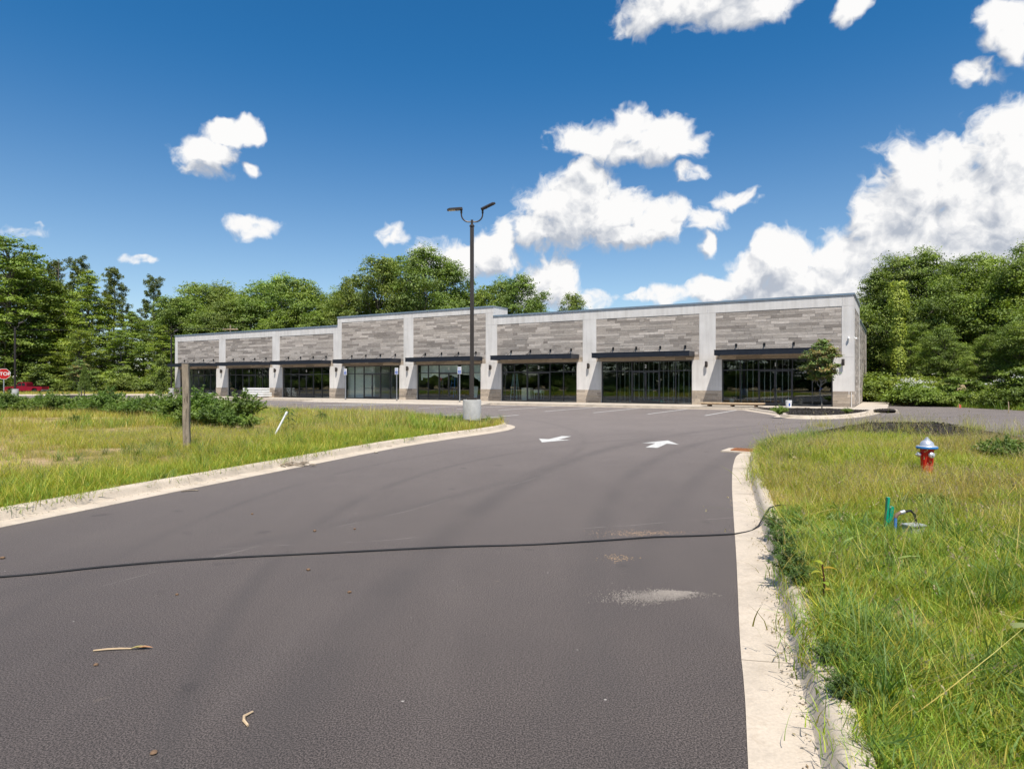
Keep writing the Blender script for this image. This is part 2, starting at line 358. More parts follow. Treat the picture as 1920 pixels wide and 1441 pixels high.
def mat_leaf(name, hue_var=.04, val_var=.35, transl=.35, gloss=.03):
    m, N, L, b = new_mat(name); N.remove(b)
    at = N.new('ShaderNodeAttribute'); at.attribute_name = 'Col'
    oi = N.new('ShaderNodeObjectInfo')
    hs = N.new('ShaderNodeHueSaturation'); L.new(at.outputs['Color'], hs.inputs['Color'])
    mh = N.new('ShaderNodeMapRange'); L.new(oi.outputs['Random'], mh.inputs[0]); mh.inputs[3].default_value = .5-hue_var; mh.inputs[4].default_value = .5+hue_var*.6; L.new(mh.outputs[0], hs.inputs['Hue'])
    r2 = math_n(N, L, 'FRACT', math_n(N, L, 'MULTIPLY', oi.outputs['Random'], 7.31))
    mv = N.new('ShaderNodeMapRange'); L.new(r2, mv.inputs[0]); mv.inputs[3].default_value = 1-val_var; mv.inputs[4].default_value = 1+val_var; L.new(mv.outputs[0], hs.inputs['Value'])
    di = N.new('ShaderNodeBsdfDiffuse'); L.new(hs.outputs[0], di.inputs[0])
    tr = N.new('ShaderNodeBsdfTranslucent'); br = mixc(N, L, 1.0, hs.outputs[0], (1.15, 1.25, .55), 'MULTIPLY'); L.new(br, tr.inputs[0])
    gl = N.new('ShaderNodeBsdfGlossy'); gl.inputs['Roughness'].default_value = .6; gl.inputs['Color'].default_value = (.9, .95, .9, 1)
    a = N.new('ShaderNodeMixShader'); a.inputs[0].default_value = transl; L.new(di.outputs[0], a.inputs[1]); L.new(tr.outputs[0], a.inputs[2])
    c = N.new('ShaderNodeMixShader'); c.inputs[0].default_value = gloss; L.new(a.outputs[0], c.inputs[1]); L.new(gl.outputs[0], c.inputs[2])
    L.new(c.outputs[0], N['Material Output'].inputs[0]); return m
def mat_block(name):
    m, N, L, b = new_mat(name); at = N.new('ShaderNodeAttribute'); at.attribute_name = 'Col'
    p = pos(N); n = tex_noise(N, L, p, 30, 5, .7); ms = N.new('ShaderNodeMapping'); ms.inputs['Scale'].default_value = (2.2, 2.2, 14); L.new(p, ms.inputs[0])
    n2 = tex_noise(N, L, ms.outputs[0], 1.6, 5, .65)
    c = mixc(N, L, 1.0, at.outputs['Color'], ramp(N, L, n, [(.3, (.72, .71, .70)), (.7, (1.24, 1.23, 1.22))]), 'MULTIPLY')
    c = mixc(N, L, 1.0, c, ramp(N, L, n2, [(.3, (.76, .75, .74)), (.7, (1.2, 1.2, 1.2))]), 'MULTIPLY')
    L.new(c, b.inputs['Base Color']); b.inputs['Roughness'].default_value = .9; bump(N, L, b, n, .7, .012); return m
def mat_stucco():
    m, N, L, b = new_mat('stucco'); p = pos(N)
    n = tex_noise(N, L, p, 55, 4, .7); n2 = tex_noise(N, L, p, .9, 5, .6)
    ms = N.new('ShaderNodeMapping'); ms.inputs['Scale'].default_value = (3, 3, .25); L.new(p, ms.inputs[0]); n3 = tex_noise(N, L, ms.outputs[0], 1.2, 4)
    c = ramp(N, L, n2, [(.3, (.62, .59, .555)), (.7, (.72, .69, .65))])
    c = mixc(N, L, 1.0, c, ramp(N, L, n3, [(.28, (.86, .855, .84)), (.55, (1.0, 1.0, 1.0)), (.75, (1.05, 1.05, 1.05))]), 'MULTIPLY')
    c = mixc(N, L, 1.0, c, ramp(N, L, n, [(.3, (.93,)*3), (.7, (1.06,)*3)]), 'MULTIPLY')
    L.new(c, b.inputs['Base Color']); b.inputs['Roughness'].default_value = .92; bump(N, L, b, n, .35, .006); return m
def mat_glass():
    m, N, L, b = new_mat('storefront_glass'); N.remove(b)
    tr = N.new('ShaderNodeBsdfTransparent'); tr.inputs[0].default_value = (.90, .94, .92, 1)
    gl = N.new('ShaderNodeBsdfGlossy'); gl.inputs['Roughness'].default_value = .008; gl.inputs['Color'].default_value = (.92, .97, 1, 1)
    gm = N.new('ShaderNodeNewGeometry'); dp = N.new('ShaderNodeVectorMath'); dp.operation = 'DOT_PRODUCT'; L.new(gm.outputs['Incoming'], dp.inputs[0]); L.new(gm.outputs['Normal'], dp.inputs[1])
    sch = math_n(N, L, 'POWER', math_n(N, L, 'SUBTRACT', 1.0, math_n(N, L, 'ABSOLUTE', dp.outputs['Value'])), 5.0)       # Schlick, same from both sides of the pane
    p = pos(N); nn = tex_noise(N, L, p, .8, 2); bp = N.new('ShaderNodeBump'); bp.inputs['Strength'].default_value = .02; bp.inputs['Distance'].default_value = .02; L.new(nn, bp.inputs['Height']); L.new(bp.outputs[0], gl.inputs['Normal'])
    k = math_n(N, L, 'MULTIPLY_ADD', sch, .90, .085)
    x = N.new('ShaderNodeMixShader'); L.new(k, x.inputs[0]); L.new(tr.outputs[0], x.inputs[1]); L.new(gl.outputs[0], x.inputs[2])
    L.new(x.outputs[0], N['Material Output'].inputs[0]); return m
def mat_bark(name, col):
    m, N, L, b = new_mat(name); tc = N.new('ShaderNodeTexCoord'); ms = N.new('ShaderNodeMapping'); ms.inputs['Scale'].default_value = (7, 7, 1.2); L.new(tc.outputs['Object'], ms.inputs[0])
    n = tex_noise(N, L, ms.outputs[0], 2, 5, .7); c = ramp(N, L, n, [(.3, tuple(x*.45 for x in col)), (.6, col), (.8, tuple(x*1.35 for x in col))])
    L.new(c, b.inputs['Base Color']); b.inputs['Roughness'].default_value = .95; bump(N, L, b, n, .8, .03); return m

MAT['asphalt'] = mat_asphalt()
MAT['kerb'] = mat_concrete('kerb_concrete', (.50, .425, .335))
MAT['walk'] = mat_concrete('walk_concrete', (.47, .41, .335))
MAT['base'] = mat_concrete('lamp_base_concrete', (.43, .425, .405), .14)
MAT['soil'] = mat_soil(); MAT['mulch'] = mat_mulch()
MAT['leaf'] = mat_leaf('tree_leaf', .012, .16, .32, .03); MAT['grass'] = mat_leaf('grass_blade', .02, .22, .38, .03); MAT['weed'] = mat_leaf('weed_leaf', .012, .12, .35, .03)
MAT['block'] = mat_block('masonry_block'); MAT['stucco'] = mat_stucco(); MAT['glass'] = mat_glass()
MAT['bark'] = mat_bark('bark', (.17, .14, .115)); MAT['bark2'] = mat_bark('pale_bark', (.30, .26, .21))
MAT['coping'] = simple('coping_metal', (.30, .37, .43), .38, .6, .06, 2)
MAT['dark'] = simple('dark_anodised', (.022, .023, .026), .38, .5, .15, 4)
MAT['frame'] = simple('storefront_frame', (.075, .074, .076), .45, .4, .15, 4)
MAT['canopy'] = simple('canopy_steel', (.022, .026, .036), .42, .3, .15, 3)
MAT['bronze'] = simple('bronze_pole', (.062, .052, .046), .42, .35, .15, 3)
MAT['white'] = simple('white_paint', (.80, .80, .78), .6, 0, .05, 3)
MAT['line'] = simple('road_paint', (.52, .51, .48), .8, 0, .35, 16)
MAT['galv'] = simple('galvanised', (.50, .52, .54), .45, .7, .1, 8)
MAT['red'] = simple('sign_red', (.52, .018, .018), .4, 0, .06, 3)
MAT['blue'] = simple('sign_blue', (.02, .09, .42), .4, 0, .06, 3)
MAT['wood'] = mat_bark('weathered_wood', (.34, .275, .205))
MAT['lumber'] = simple('pale_lumber', (.50, .37, .23), .8, 0, .2, 7)
MAT['rust'] = simple('rusty_iron', (.33, .13, .05), .9, 0, .35, 20)
MAT['black'] = simple('black_rubber', (.018, .018, .019), .55, 0, .2, 10)
MAT['inner_wall'] = simple('drywall', (.34, .34, .33), .9, 0, .15, .7)
MAT['inner_white'] = simple('white_drywall', (.74, .75, .72), .9, 0, .05, 1)
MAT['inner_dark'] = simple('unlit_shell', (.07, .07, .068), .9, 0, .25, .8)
MAT['slab'] = simple('inner_slab', (.26, .25, .24), .7, 0, .2, 1)
MAT['lens'] = simple('led_lens', (.75, .68, .45), .3, 0, .1, 30)

# ------------------------------------------------------------------ ground, asphalt
def sheet(name, poly, z, mat, kind='structure'):
    mb = MB(); mb.add([(x, y, z) for x, y in poly], [tuple(range(len(poly)))])
    o = mb.build(name, mat)
    if o.data.polygons[0].normal.z < 0: o.data.flip_normals()
    return tag(o, kind=kind)
MAT['field'] = mat_soil(); MAT['field'].name = 'far_field'
ground = sheet('ground', [(-2500, -1500), (2500, -1500), (2500, 3000), (-2500, 3000)], -.03, MAT['field'])
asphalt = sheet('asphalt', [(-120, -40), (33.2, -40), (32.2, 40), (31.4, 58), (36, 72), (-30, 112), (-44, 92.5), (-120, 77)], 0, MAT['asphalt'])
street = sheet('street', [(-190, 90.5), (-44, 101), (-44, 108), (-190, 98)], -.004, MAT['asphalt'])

# ------------------------------------------------------------------ kerbs
def smooth_path(pts, step=.35):
    P = [Vector((*p, 0)) for p in pts]; P = [P[0]*2-P[1]] + P + [P[-1]*2-P[-2]]; out = []
    for i in range(1, len(P)-2):
        a, b, c, d = P[i-1:i+3]; n = max(2, int((c-b).length/step))
        for k in range(n):
            t = k/n; out.append(.5*((2*b)+(c-a)*t+(2*a-5*b+4*c-d)*t*t+(3*b-a-3*c+d)*t**3))
    out.append(P[-2]); return [(v.x, v.y) for v in out]
def offset_path(path, off):
    """off > 0 is to the left of travel"""
    out = []
    for i, p in enumerate(path):
        a = path[max(i-1, 0)]; b = path[min(i+1, len(path)-1)]; dx, dy = b[0]-a[0], b[1]-a[1]; l = math.hypot(dx, dy) or 1
        out.append((p[0]-dy/l*off, p[1]+dx/l*off))
    return out
PROF = [(0, -.05), (0, .007), (.10, .011), (.31, .022), (.335, .05), (.355, .120), (.385, .152), (.43, .162), (.50, .158), (.52, .10), (.52, -.05)]
KW = .49   # kerb and gutter width up to the verge
def kerb(path, side, seg=3.05, prof=PROF, seed=1):
    root = empty('kerb', (path[0][0], path[0][1], 0)); tag(root, kind='structure')
    rows = [offset_path(path, side*o) for o, _ in prof]
    d = [0]
    for a, b in zip(path, path[1:]): d.append(d[-1]+math.hypot(b[0]-a[0], b[1]-a[1]))
    i = 0; rnd = random.Random(seed)
    while i < len(path)-1:
        j = i+1
        while j < len(path)-1 and d[j]-d[i] < seg: j += 1
        vs, fs = [], []; n = len(prof); dz = rnd.uniform(-.003, .003)
        base = Vector((path[0][0], path[0][1], 0))
        for k in range(i, j+1):
            for q in range(n):
                p = Vector((rows[q][k][0], rows[q][k][1], prof[q][1]+(dz if q else 0)))
                if k == i and i > 0: nx = Vector((rows[q][k+1][0], rows[q][k+1][1], p.z)); p += (nx-p).normalized()*.006
                if k == j: nx = Vector((rows[q][k-1][0], rows[q][k-1][1], p.z)); p += (nx-p).normalized()*.006
                vs.append(p-base)
        m = j-i+1
        for a in range(m-1):
            for q in range(n-1):
                f = (a*n+q, (a+1)*n+q, (a+1)*n+q+1, a*n+q+1); fs.append(f if side < 0 else f[::-1])
        fs += [tuple(range(n)), tuple((m-1)*n+q for q in range(n))[::-1]]
        if side > 0: pass
        MB().add(vs, fs).build('kerb_segment', MAT['kerb'], root, smooth=True)
        i = j
    return rows

U = Vector((-.8601, .5101, 0)); NN = Vector((-.5101, -.8601, 0)); C0 = Vector((22.3, 42.2, 0))
def fac(s, out, z=0):
    """point at s metres along the front from the right corner and out metres in front of it"""
    p = C0 + U*s + NN*out; return (p.x, p.y, z)
left_pts = [(-10.6, -8), (-9.1, -2), (-7.75, 3), (-6.17, 7.79), (-5.48, 10.04), (-4.61, 12.71), (-3.21, 16.98), (-1.98, 19.84), (-.72, 22.34), (-.12, 23.85), (.12, 25.3), (-.05, 26.7), (-.75, 28.0), (-2.3, 29.2)]
far0 = Vector((-2.3, 29.2, 0)); left_pts += [((far0+U*t).x, (far0+U*t).y) for t in (2, 8, 20, 40, 70)]
left_path = smooth_path(left_pts)
lrows = kerb(left_path, +1, seed=2)
right_pts = [(-2.6, -8), (-.65, -2), (1.07, 2.93), (1.55, 4.4), (2.23, 6.43), (2.99, 8.74), (3.84, 11.29), (4.75, 13.87), (5.6, 15.9), (6.9, 17.8), (9.0, 20.0), (11.3, 21.2), (13.3, 20.9), (14.1, 19.2), (13.6, 16.5), (13.6, 12), (14.4, 5), (15.6, -2), (17, -8)]
right_path = smooth_path(right_pts)
rrows = kerb(right_path, -1, seed=3)
left_poly = offset_path(left_path, KW) + [(-75, 40), (-75, -8)]
right_poly = offset_path(right_path, -KW)

# distance / inside tests
def seg_dist(P, poly, closed=True):
    Q = np.array(poly); A = Q if closed else Q[:-1]; B = np.roll(Q, -1, 0) if closed else Q[1:]
    best = np.full(len(P), 1e9)
    for a, b in zip(A, B):
        ab = b-a; t = np.clip(((P-a) @ ab)/max(ab @ ab, 1e-9), 0, 1); d = P-(a+t[:, None]*ab); best = np.minimum(best, np.hypot(d[:, 0], d[:, 1]))
    return best
def inside(P, poly):
    Q = np.array(poly); r = np.zeros(len(P), bool); x, y = P[:, 0], P[:, 1]; j = len(Q)-1
    for i in range(len(Q)):
        xi, yi = Q[i]; xj, yj = Q[j]
        if yi != yj: r ^= ((yi > y) != (yj > y)) & (x < (xj-xi)*(y-yi)/(yj-yi)+xi)
        j = i
    return r
def vnoise(P, sc, seed=0):
    """cheap smooth 2-D value noise 0..1"""
    p = P*sc; i = np.floor(p).astype(np.int64); f = p-i; f = f*f*(3-2*f)
    def h(a, b): 
        n = (a*374761393+b*668265263+seed*1442695041) & 0x7fffffff; n = ((n ^ (n >> 13))*1274126177) & 0x7fffffff
        return ((n ^ (n >> 16)) & 0xffff)/65535.
    x, y = i[:, 0], i[:, 1]
    a = h(x, y)*(1-f[:, 0])+h(x+1, y)*f[:, 0]; b = h(x, y+1)*(1-f[:, 0])+h(x+1, y+1)*f[:, 0]
    return a*(1-f[:, 1])+b*f[:, 1]
def verge_z(P, poly, d=None):
    if d is None: d = seg_dist(P, poly)
    t = np.clip(d/2.2, 0, 1); t = t*t*(3-2*t)
    return .135+t*.10+t*(vnoise(P, .45, 3)-.4)*.16+np.clip(d/.5, 0, 1)*(vnoise(P, 1.7, 5)-.5)*.05
def verge(name, poly, near_step=.45):
    Q = np.array(poly); lo, hi = Q.min(0), Q.max(0); pts = []
    X, Y = np.meshgrid(np.arange(lo[0], hi[0], near_step), np.arange(lo[1], hi[1], near_step)); P = np.c_[X.ravel(), Y.ravel()]
    P = P[inside(P, poly)]; d = seg_dist(P, poly); P = P[d > .15]
    rr = np.hypot(P[:, 0], P[:, 1]); keep = (rr < 14) | (np.random.RandomState(1).rand(len(P)) < .35); P = P[keep]
    allp = [Vector(p) for p in poly]+[Vector(p) for p in P]; n = len(poly)
    co, _, fc, *_ = delaunay_2d_cdt(allp, [(i, (i+1) % n) for i in range(n)], [], 1, 1e-4)
    co = np.array([c[:] for c in co]); z = verge_z(co, poly)
    mb = MB(); mb.add(np.c_[co, z].tolist(), [tuple(f) for f in fc])
    o = mb.build(name, MAT['soil'], smooth=True)
    if o.data.polygons[0].normal.z < 0: o.data.flip_normals()
    return tag(o, kind='structure')
verge('verge', left_poly, .55); verge('verge', right_poly, .4)
def vz(x, y, poly): return float(verge_z(np.array([[x, y]]), poly)[0])
LZ = lambda x, y: vz(x, y, left_poly)
RZ = lambda x, y: vz(x, y, right_poly)
# ------------------------------------------------------------------ pavement in front of the building
RZB = math.atan2(-.5101, .8601)
PITCH = 9.302
walk = empty('sidewalk', (C0.x, C0.y, 0), RZB); tag(walk, kind='structure')
WK = 4.35
xs = [1.9, 0.0] + [-3.1*i for i in range(1, 25)] + [-75.6]
for i in range(len(xs)-1):
    MB().bbox(xs[i+1]+.006, xs[i]-.006, -WK, .2 if xs[i] <= 0 else -.006, -.05, .15, .012).build('walk_slab', MAT['walk'], walk)
for j in range(7):
    MB().bbox(.006, 1.9-.006, j*3.1+.006, (j+1)*3.1-.006, -.05, .15, .012).build('walk_slab', MAT['walk'], walk)
for i in range(len(xs)-1):
    MB().box(xs[i+1]+.004, xs[i]-.004, -WK-.5, -WK-.003, -.04, .007).build('gutter_slab', MAT['kerb'], walk)
ap = MB()
ap.add([(-25.0, -WK-.52, .149), (-44.5, -WK-.52, .149), (-44.5, -WK-2.2, .012), (-25.0, -WK-2.2, .012), (-25.0, -WK-.52, -.02), (-44.5, -WK-.52, -.02), (-44.5, -WK-2.2, -.02), (-25.0, -WK-2.2, -.02)],
       [(0, 1, 2, 3), (7, 6, 5, 4), (0, 3, 7, 4), (1, 5, 6, 2), (3, 2, 6, 7), (0, 4, 5, 1)])
ap.build('ramp_apron', MAT['walk'], walk)

# ------------------------------------------------------------------ the retail building
B = empty('retail_building', (C0.x, C0.y, .15), RZB)
tag(B, 'long single-storey retail strip with stucco piers, grey masonry panels and black canopies', 'building')
ZL, ZH, PT, PTH, ZO = 7.42, 8.27, 6.63, 7.68, 3.27
rb = random.Random(5)
def pr(k): return -(.71+PITCH*k)
def pl(k): return -(8.83+PITCH*k)
def gr(k): return -(1.24+PITCH*k)
def gl_(k): return -(8.40+PITCH*k)
XE, S1, S2 = -74.5, -27.82, -46.6
wall = MB(); G = .004
def wb(x0, x1, z0, z1, y0=0., y1=.3): wall.box(min(x0, x1)+G, max(x0, x1)-G, y0, y1, z0+G, z1-G)
for k in range(8):
    hi = k in (3, 4)
    wb(pl(k), pr(k), ZO, PTH if hi else PT, .085, .3)                      # backing of the masonry panel
    if k < 7:
        wb(pr(k+1), pl(k), ZO, PT); wb(gr(k+1), gl_(k), 0, ZO)
wb(pr(0), 0, ZO, PT); wb(gr(0), 0, 0, ZO); wb(XE, pl(7), ZO, PT); wb(XE, gl_(7), 0, ZO)
for a, b in ((pr(3), S1), (pl(3), pr(4)), (S2, pl(4))): wb(a, b, PT, PTH)
for a, b in ((S1, pl(2)+.59), (pl(2)+.59, pl(1)+.59), (pl(1)+.59, pl(0)-.59), (pl(0)-.59, -.66), (-.66, 0)): wb(a, b, PT, ZL)
for a, b in ((XE, pl(6)-.59), (pl(6)-.59, pl(5)-.59), (pl(5)-.59, S2)): wb(a, b, PT, ZL)
for a, b in ((S2, pl(3)-.59), (pl(3)-.59, S1)): wb(a, b, PTH, ZH)
wall.box(S1-.3, S1-G, .302, 2.4, PT, ZH); wall.box(S2+G, S2+.3, .302, 2.4, PT, ZH)
# backing plane behind the joints
wall.box(XE+.01, -.31, .302, .36, ZO, PT)
# right side wall, rear wall, left wall
D = 21.0
wall.box(-.3, -G, .302, 1.25, 0, ZL); wall.box(-.3, -.09, 1.252, 7.35, 0, 6.6); wall.box(-.3, -G, 1.252, 7.35, 6.602, ZL); wall.box(-.3, -G, 7.352, 7.9, 0, ZL)
wall.box(-.3, -.09, 7.902, D-.6, 0, 6.05); wall.box(-.3, -G, 7.902, D-.6, 6.052, 6.35); wall.box(-.3, -G, D-.598, D, 0, 6.35)
wall.box(XE, -.302, D-.3, D, 0, 6.35); wall.box(XE, XE+.3, .302, D-.302, 0, ZL-.01)
wall.build('wall', MAT['stucco'], B)
rf = MB(); rf.box(XE+.31, -.31, .37, D-.31, 5.6, 5.8); rf.build('roof', MAT['inner_wall'], B)
cp = MB()
def cope(x0, x1, z): cp.box(x0, x1, -.055, .37, z, z+.035); cp.box(x0, x1, -.055, -.03, z-.09, z-.001)
cope(S1+.003, .055, ZL); cope(XE-.05, S2-.003, ZL); cope(S2-.05, S1+.05, ZH)
cp.box(-.36, .055, .372, 7.95, ZL, ZL+.035); cp.box(.03, .055, -.0545, 7.95, ZL-.09, ZL-.001)
cp.box(-.36, .055, 7.952, D+.05, 6.352, 6.39); cp.box(.03, .055, 7.952, D+.05, 6.26, 6.351)
cp.box(S1-.36, S1+.05, .372, 2.45, ZH, ZH+.035); cp.box(S2-.05, S2+.36, .372, 2.45, ZH, ZH+.035)
cp.build('coping', MAT['coping'], B)

def courses(a0, a1, z0, z1, seed, ch=.2, lens=(.4, .8, .8, 1.2, 1.2, 1.6, 2.0)):
    r = random.Random(seed); n = max(1, round((z1-z0)/ch)); h = (z1-z0)/n; out = []
    for i in range(n):
        x = a0 - r.uniform(0, .9)
        while x < a1-.02:
            l = r.choice(lens); s, e = max(x, a0), min(x+l, a1)
            if e-s > .06: out.append((s, e, z0+i*h, z0+(i+1)*h, r.random()))
            x += l
    return out
UP = [(.45, .40, .35), (.36, .318, .278), (.53, .475, .42), (.28, .246, .215), (.40, .356, .312), (.33, .294, .26), (.47, .42, .37)]
LOW = [(.45, .375, .29), (.37, .31, .245), (.51, .43, .34), (.31, .262, .212), (.42, .355, .285)]
def blk(mb, s, e, z0, z1, t, pal, yb, yf, axis='x'):
    c = pal[int(t*977) % len(pal)]; k = .88+.24*((t*131) % 1); mb.col = tuple(v*k for v in c)
    d = .006; yy = yf-((t*53) % 1)*.014
    if axis == 'x': mb.box(s+d, e-d, yy, yb, z0+d*.7, z1-d*.7)
    else: mb.box(yb, -yy, s+d, e-d, z0+d*.7, z1-d*.7)
for k in range(8):
    hi = k in (3, 4); top = PTH if hi else PT
    allb = courses(pl(k), pr(k), 3.66, top, 40+k) ; lint = courses(pl(k), pr(k), ZO, 3.66, 90+k, .19)
    pm = MB()
    for b_ in lint: blk(pm, *b_, LOW, .085, .03)
    pan = pm.build('masonry_panel', MAT['block'], B, color=True)
    if k < 2:
        for b_ in allb:
            q = MB(); blk(q, *b_, UP, .085, .03); q.build('block', MAT['block'], pan, color=True)
    else:
        q = MB()
        for b_ in allb: blk(q, *b_, UP, .085, .03)
        tag(q.build('block_courses', MAT['block'], pan, color=True), kind='stuff')
for a, b, sd in [(gr(0), -.012, 70)]+[(gr(k+1), gl_(k), 71+k) for k in range(7)]+[(XE, gl_(7), 79)]:
    q = MB()
    for b_ in courses(a, b, 0, 1.03, sd, .2): blk(q, *b_, LOW, -.002, -.022)
    tag(q.build('wainscot', MAT['block'], B, color=True), kind='stuff')
q = MB()
for b_ in courses(1.26, 7.34, 0.01, 6.59, 60): blk(q, *b_, UP, -.09, .03, 'y')
for b_ in courses(7.91, D-.61, 0.01, 6.04, 61): blk(q, *b_, UP, -.09, .03, 'y')
tag(q.build('side_masonry', MAT['block'], B, color=True), kind='stuff')
q = MB()
for b_ in courses(-.01, .45, 0, 1.03, 62): blk(q, *b_, LOW, .002, -.02, 'y')
tag(q.build('wainscot', MAT['block'], B, color=True), kind='stuff')

def text_mesh(body, size, mat, extrude=.004, name='lettering'):
    cu = bpy.data.curves.new('t', 'FONT'); cu.body = body; cu.size = size; cu.extrude = extrude; cu.align_x = 'CENTER'; cu.align_y = 'CENTER'; cu.offset = size*.018
    o = bpy.data.objects.new('t', cu); COL.objects.link(o); bpy.context.view_layer.update()
    dg = bpy.context.evaluated_depsgraph_get(); me = bpy.data.meshes.new_from_object(o.evaluated_get(dg)); me.name = name
    bpy.data.objects.remove(o); bpy.data.curves.remove(cu); me.materials.clear(); me.materials.append(mat); return me

# storefronts
secs = [1.24, 1.24, 2.2, 1.24, 1.24]
for k in range(8):
    x0, x1 = gl_(k)+.005, gr(k)-.005; sc = (x1-x0)/sum(secs); xb = [x0]
    for w in secs: xb.append(xb[-1]+w*sc)
    ya, yb = .10, .22; fw = .055; fr = MB()
    fr.box(x0, x1, ya, yb, 3.17, 3.262); fr.box(x0, xb[2]-.03, ya+.002, yb-.002, .004, .10); fr.box(xb[3]+.03, x1, ya+.002, yb-.002, .004, .10)
    for i, x in enumerate(xb):
        a, b = (x, x+fw*1.3) if i == 0 else (x-fw*1.3, x) if i == 5 else (x-fw/2, x+fw/2)
        fr.box(a, b, ya-.004, yb+.002, .004, 3.168)
    for i in range(5):
        a = xb[i]+fw/2+.002; b = xb[i+1]-fw/2-.002
        fr.box(a if i else a+.05, b if i < 4 else b-.05, ya+.003, yb-.003, 2.46, 2.53)
    sf = fr.build('storefront', MAT['frame'], B)
    def pane(a, b, z0, z1): MB().box(a, b, .155, .163, z0, z1).build('pane', MAT['glass'], sf)
    for i in range(5):
        a, b = xb[i]+fw/2, xb[i+1]-fw/2
        if i == 0: a += .04
        if i == 4: b -= .04
        pane(a, b, 2.53, 3.17)
        if i != 2: pane(a, b, .10, 2.46)
    xm = (xb[2]+xb[3])/2; dl, dr = xb[2]+fw/2+.006, xb[3]-fw/2-.006
    for a, b, hs in ((dl, xm-.005, 1), (xm+.005, dr, -1)):
        d_ = MB(); st = .062
        d_.box(a, a+st, .125, .185, .015, 2.45); d_.box(b-st, b, .125, .185, .015, 2.45)
        d_.box(a+st+.001, b-st-.001, .126, .184, .015, .22); d_.box(a+st+.001, b-st-.001, .126, .184, 2.37, 2.45); d_.box(a+st+.001, b-st-.001, .13, .18, 1.02, 1.06)
        d_.build('door', MAT['frame'], sf)
        pane(a+st, b-st, .22, 1.02); pane(a+st, b-st, 1.06, 2.37)
        hx = (b-.03) if hs == 1 else (a+.03)
        MB().tube([(hx, .123, .95), (hx, .07, .97), (hx, .07, 1.28), (hx, .123, 1.30)], .012, 8).build('door_handle', MAT['dark'], sf, smooth=True)
    tm = text_mesh(str(k+1), .36, MAT['white'], .003, 'unit_number')
    link('unit_number', tm, sf, (xm, .148, 2.84), (R(90), 0, 0))
    # canopy
    ca, cb, cd = gl_(k)-.20, gr(k)+.20, 1.45
    c = MB(); c.box(ca, cb, -cd, -cd+.07, 3.51, 3.88); c.box(ca, ca+.07, -cd+.071, -.002, 3.512, 3.878); c.box(cb-.07, cb, -cd+.071, -.002, 3.512, 3.878)
    c.box(ca+.071, cb-.071, -cd+.071, -.002, 3.60, 3.68); c.box(ca-.015, cb+.015, -cd-.015, -cd-.0005, 3.845, 3.895)
    cn = c.build('canopy', MAT['canopy'], B)
    for j in range(4):
        x = ca+(cb-ca)*(j+.5)/4+.25
        t = MB(); t.tube([(x, -1.05, 3.69), (x, -.03, 4.27)], .016, 6); t.box(x-.07, x+.07, -.02, .028, 4.17, 4.37); t.box(x-.02, x+.02, -.1, -.0205, 4.19, 4.33); t.box(x-.03, x+.03, -1.12, -1.0, 3.681, 3.74)
        t.build('tie_rod', MAT['dark'], cn)
        MB().lathe([(.0, 3.575), (.10, 3.575), (.12, 3.59), (.12, 3.5995)], 14, Matrix.Translation((x-.25, -.75, 0))).build('downlight', MAT['white'], cn)
# sconces on the piers
wl = [(gr(k+1)+gl_(k))/2 for k in range(7)]+[-.62]
for x in wl:
    q = MB(); q.lathe([(.0, 2.72), (.085, 2.72), (.095, 2.74), (.095, 3.13), (.085, 3.15), (0, 3.15)], 14, Matrix.Translation((x, -.17, 0)))
    q.box(x-.05, x+.05, -.10, -.002, 2.86, 3.02); q.box(x-.075, x+.075, -.016, -.003, 2.80, 3.08)
    q.build('wall_light', MAT['bronze'], B, smooth=True)
q = MB(); q.box(-.34, -.26, -.05, -.002, 4.52, 4.60); q.lathe([(0, 0), (.07, 0), (.075, .03), (.06, .09), (0, .11)], 12, Matrix.Translation((-.30, -.11, 4.46))); q.build('security_camera', MAT['white'], B, smooth=True)
q = MB(); q.box(.003, .05, .3, .38, 4.52, 4.60); q.lathe([(0, 0), (.07, 0), (.075, .03), (.06, .09), (0, .11)], 12, Matrix.Translation((.11, .34, 4.46))); q.build('security_camera', MAT['white'], B, smooth=True)
q = MB(); q.box(-.30, -.26, -.026, -.0225, .0, 1.02); q.box(-.16, -.10, -.075, -.023, .0, .98); q.build('downspout', MAT['stucco'], B)

# inside the units
inn = MB(); inn.box(XE+.31, -.31, .23, D-.31, -.12, .003); inn.build('floor_slab', MAT['slab'], B)
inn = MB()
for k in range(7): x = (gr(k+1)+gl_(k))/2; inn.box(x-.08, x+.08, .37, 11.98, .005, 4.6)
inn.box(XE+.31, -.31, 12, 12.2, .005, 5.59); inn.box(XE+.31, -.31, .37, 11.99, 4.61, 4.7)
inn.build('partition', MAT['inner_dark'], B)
q = MB(); q.box(gl_(4)-.2, gl_(4)+3.5, .62, .74, .005, 3.6); q.box(gl_(4)+3.5, gl_(4)+3.62, .45, 3.75, .006, 3.6); q.build('white_partition', MAT['inner_white'], B)
# studs in the unfinished units
for k, col in ((1, 'lumber'), (6, 'galv'), (7, 'galv'), (0, 'galv')):
    q = MB(); x = gl_(k)+.3
    while x < gr(k)-(.3 if k else 3): q.box(x, x+.05, 3.2, 3.32, .005, 4.4); x += .41
    q.build('stud_wall', MAT['galv'], B)
def bpt(x, y, z=0): 
    v = Vector((x, y, 0)); v.rotate(Matrix.Rotation(RZB, 3, 'Z')); return (C0.x+v.x, C0.y+v.y, .15+z)
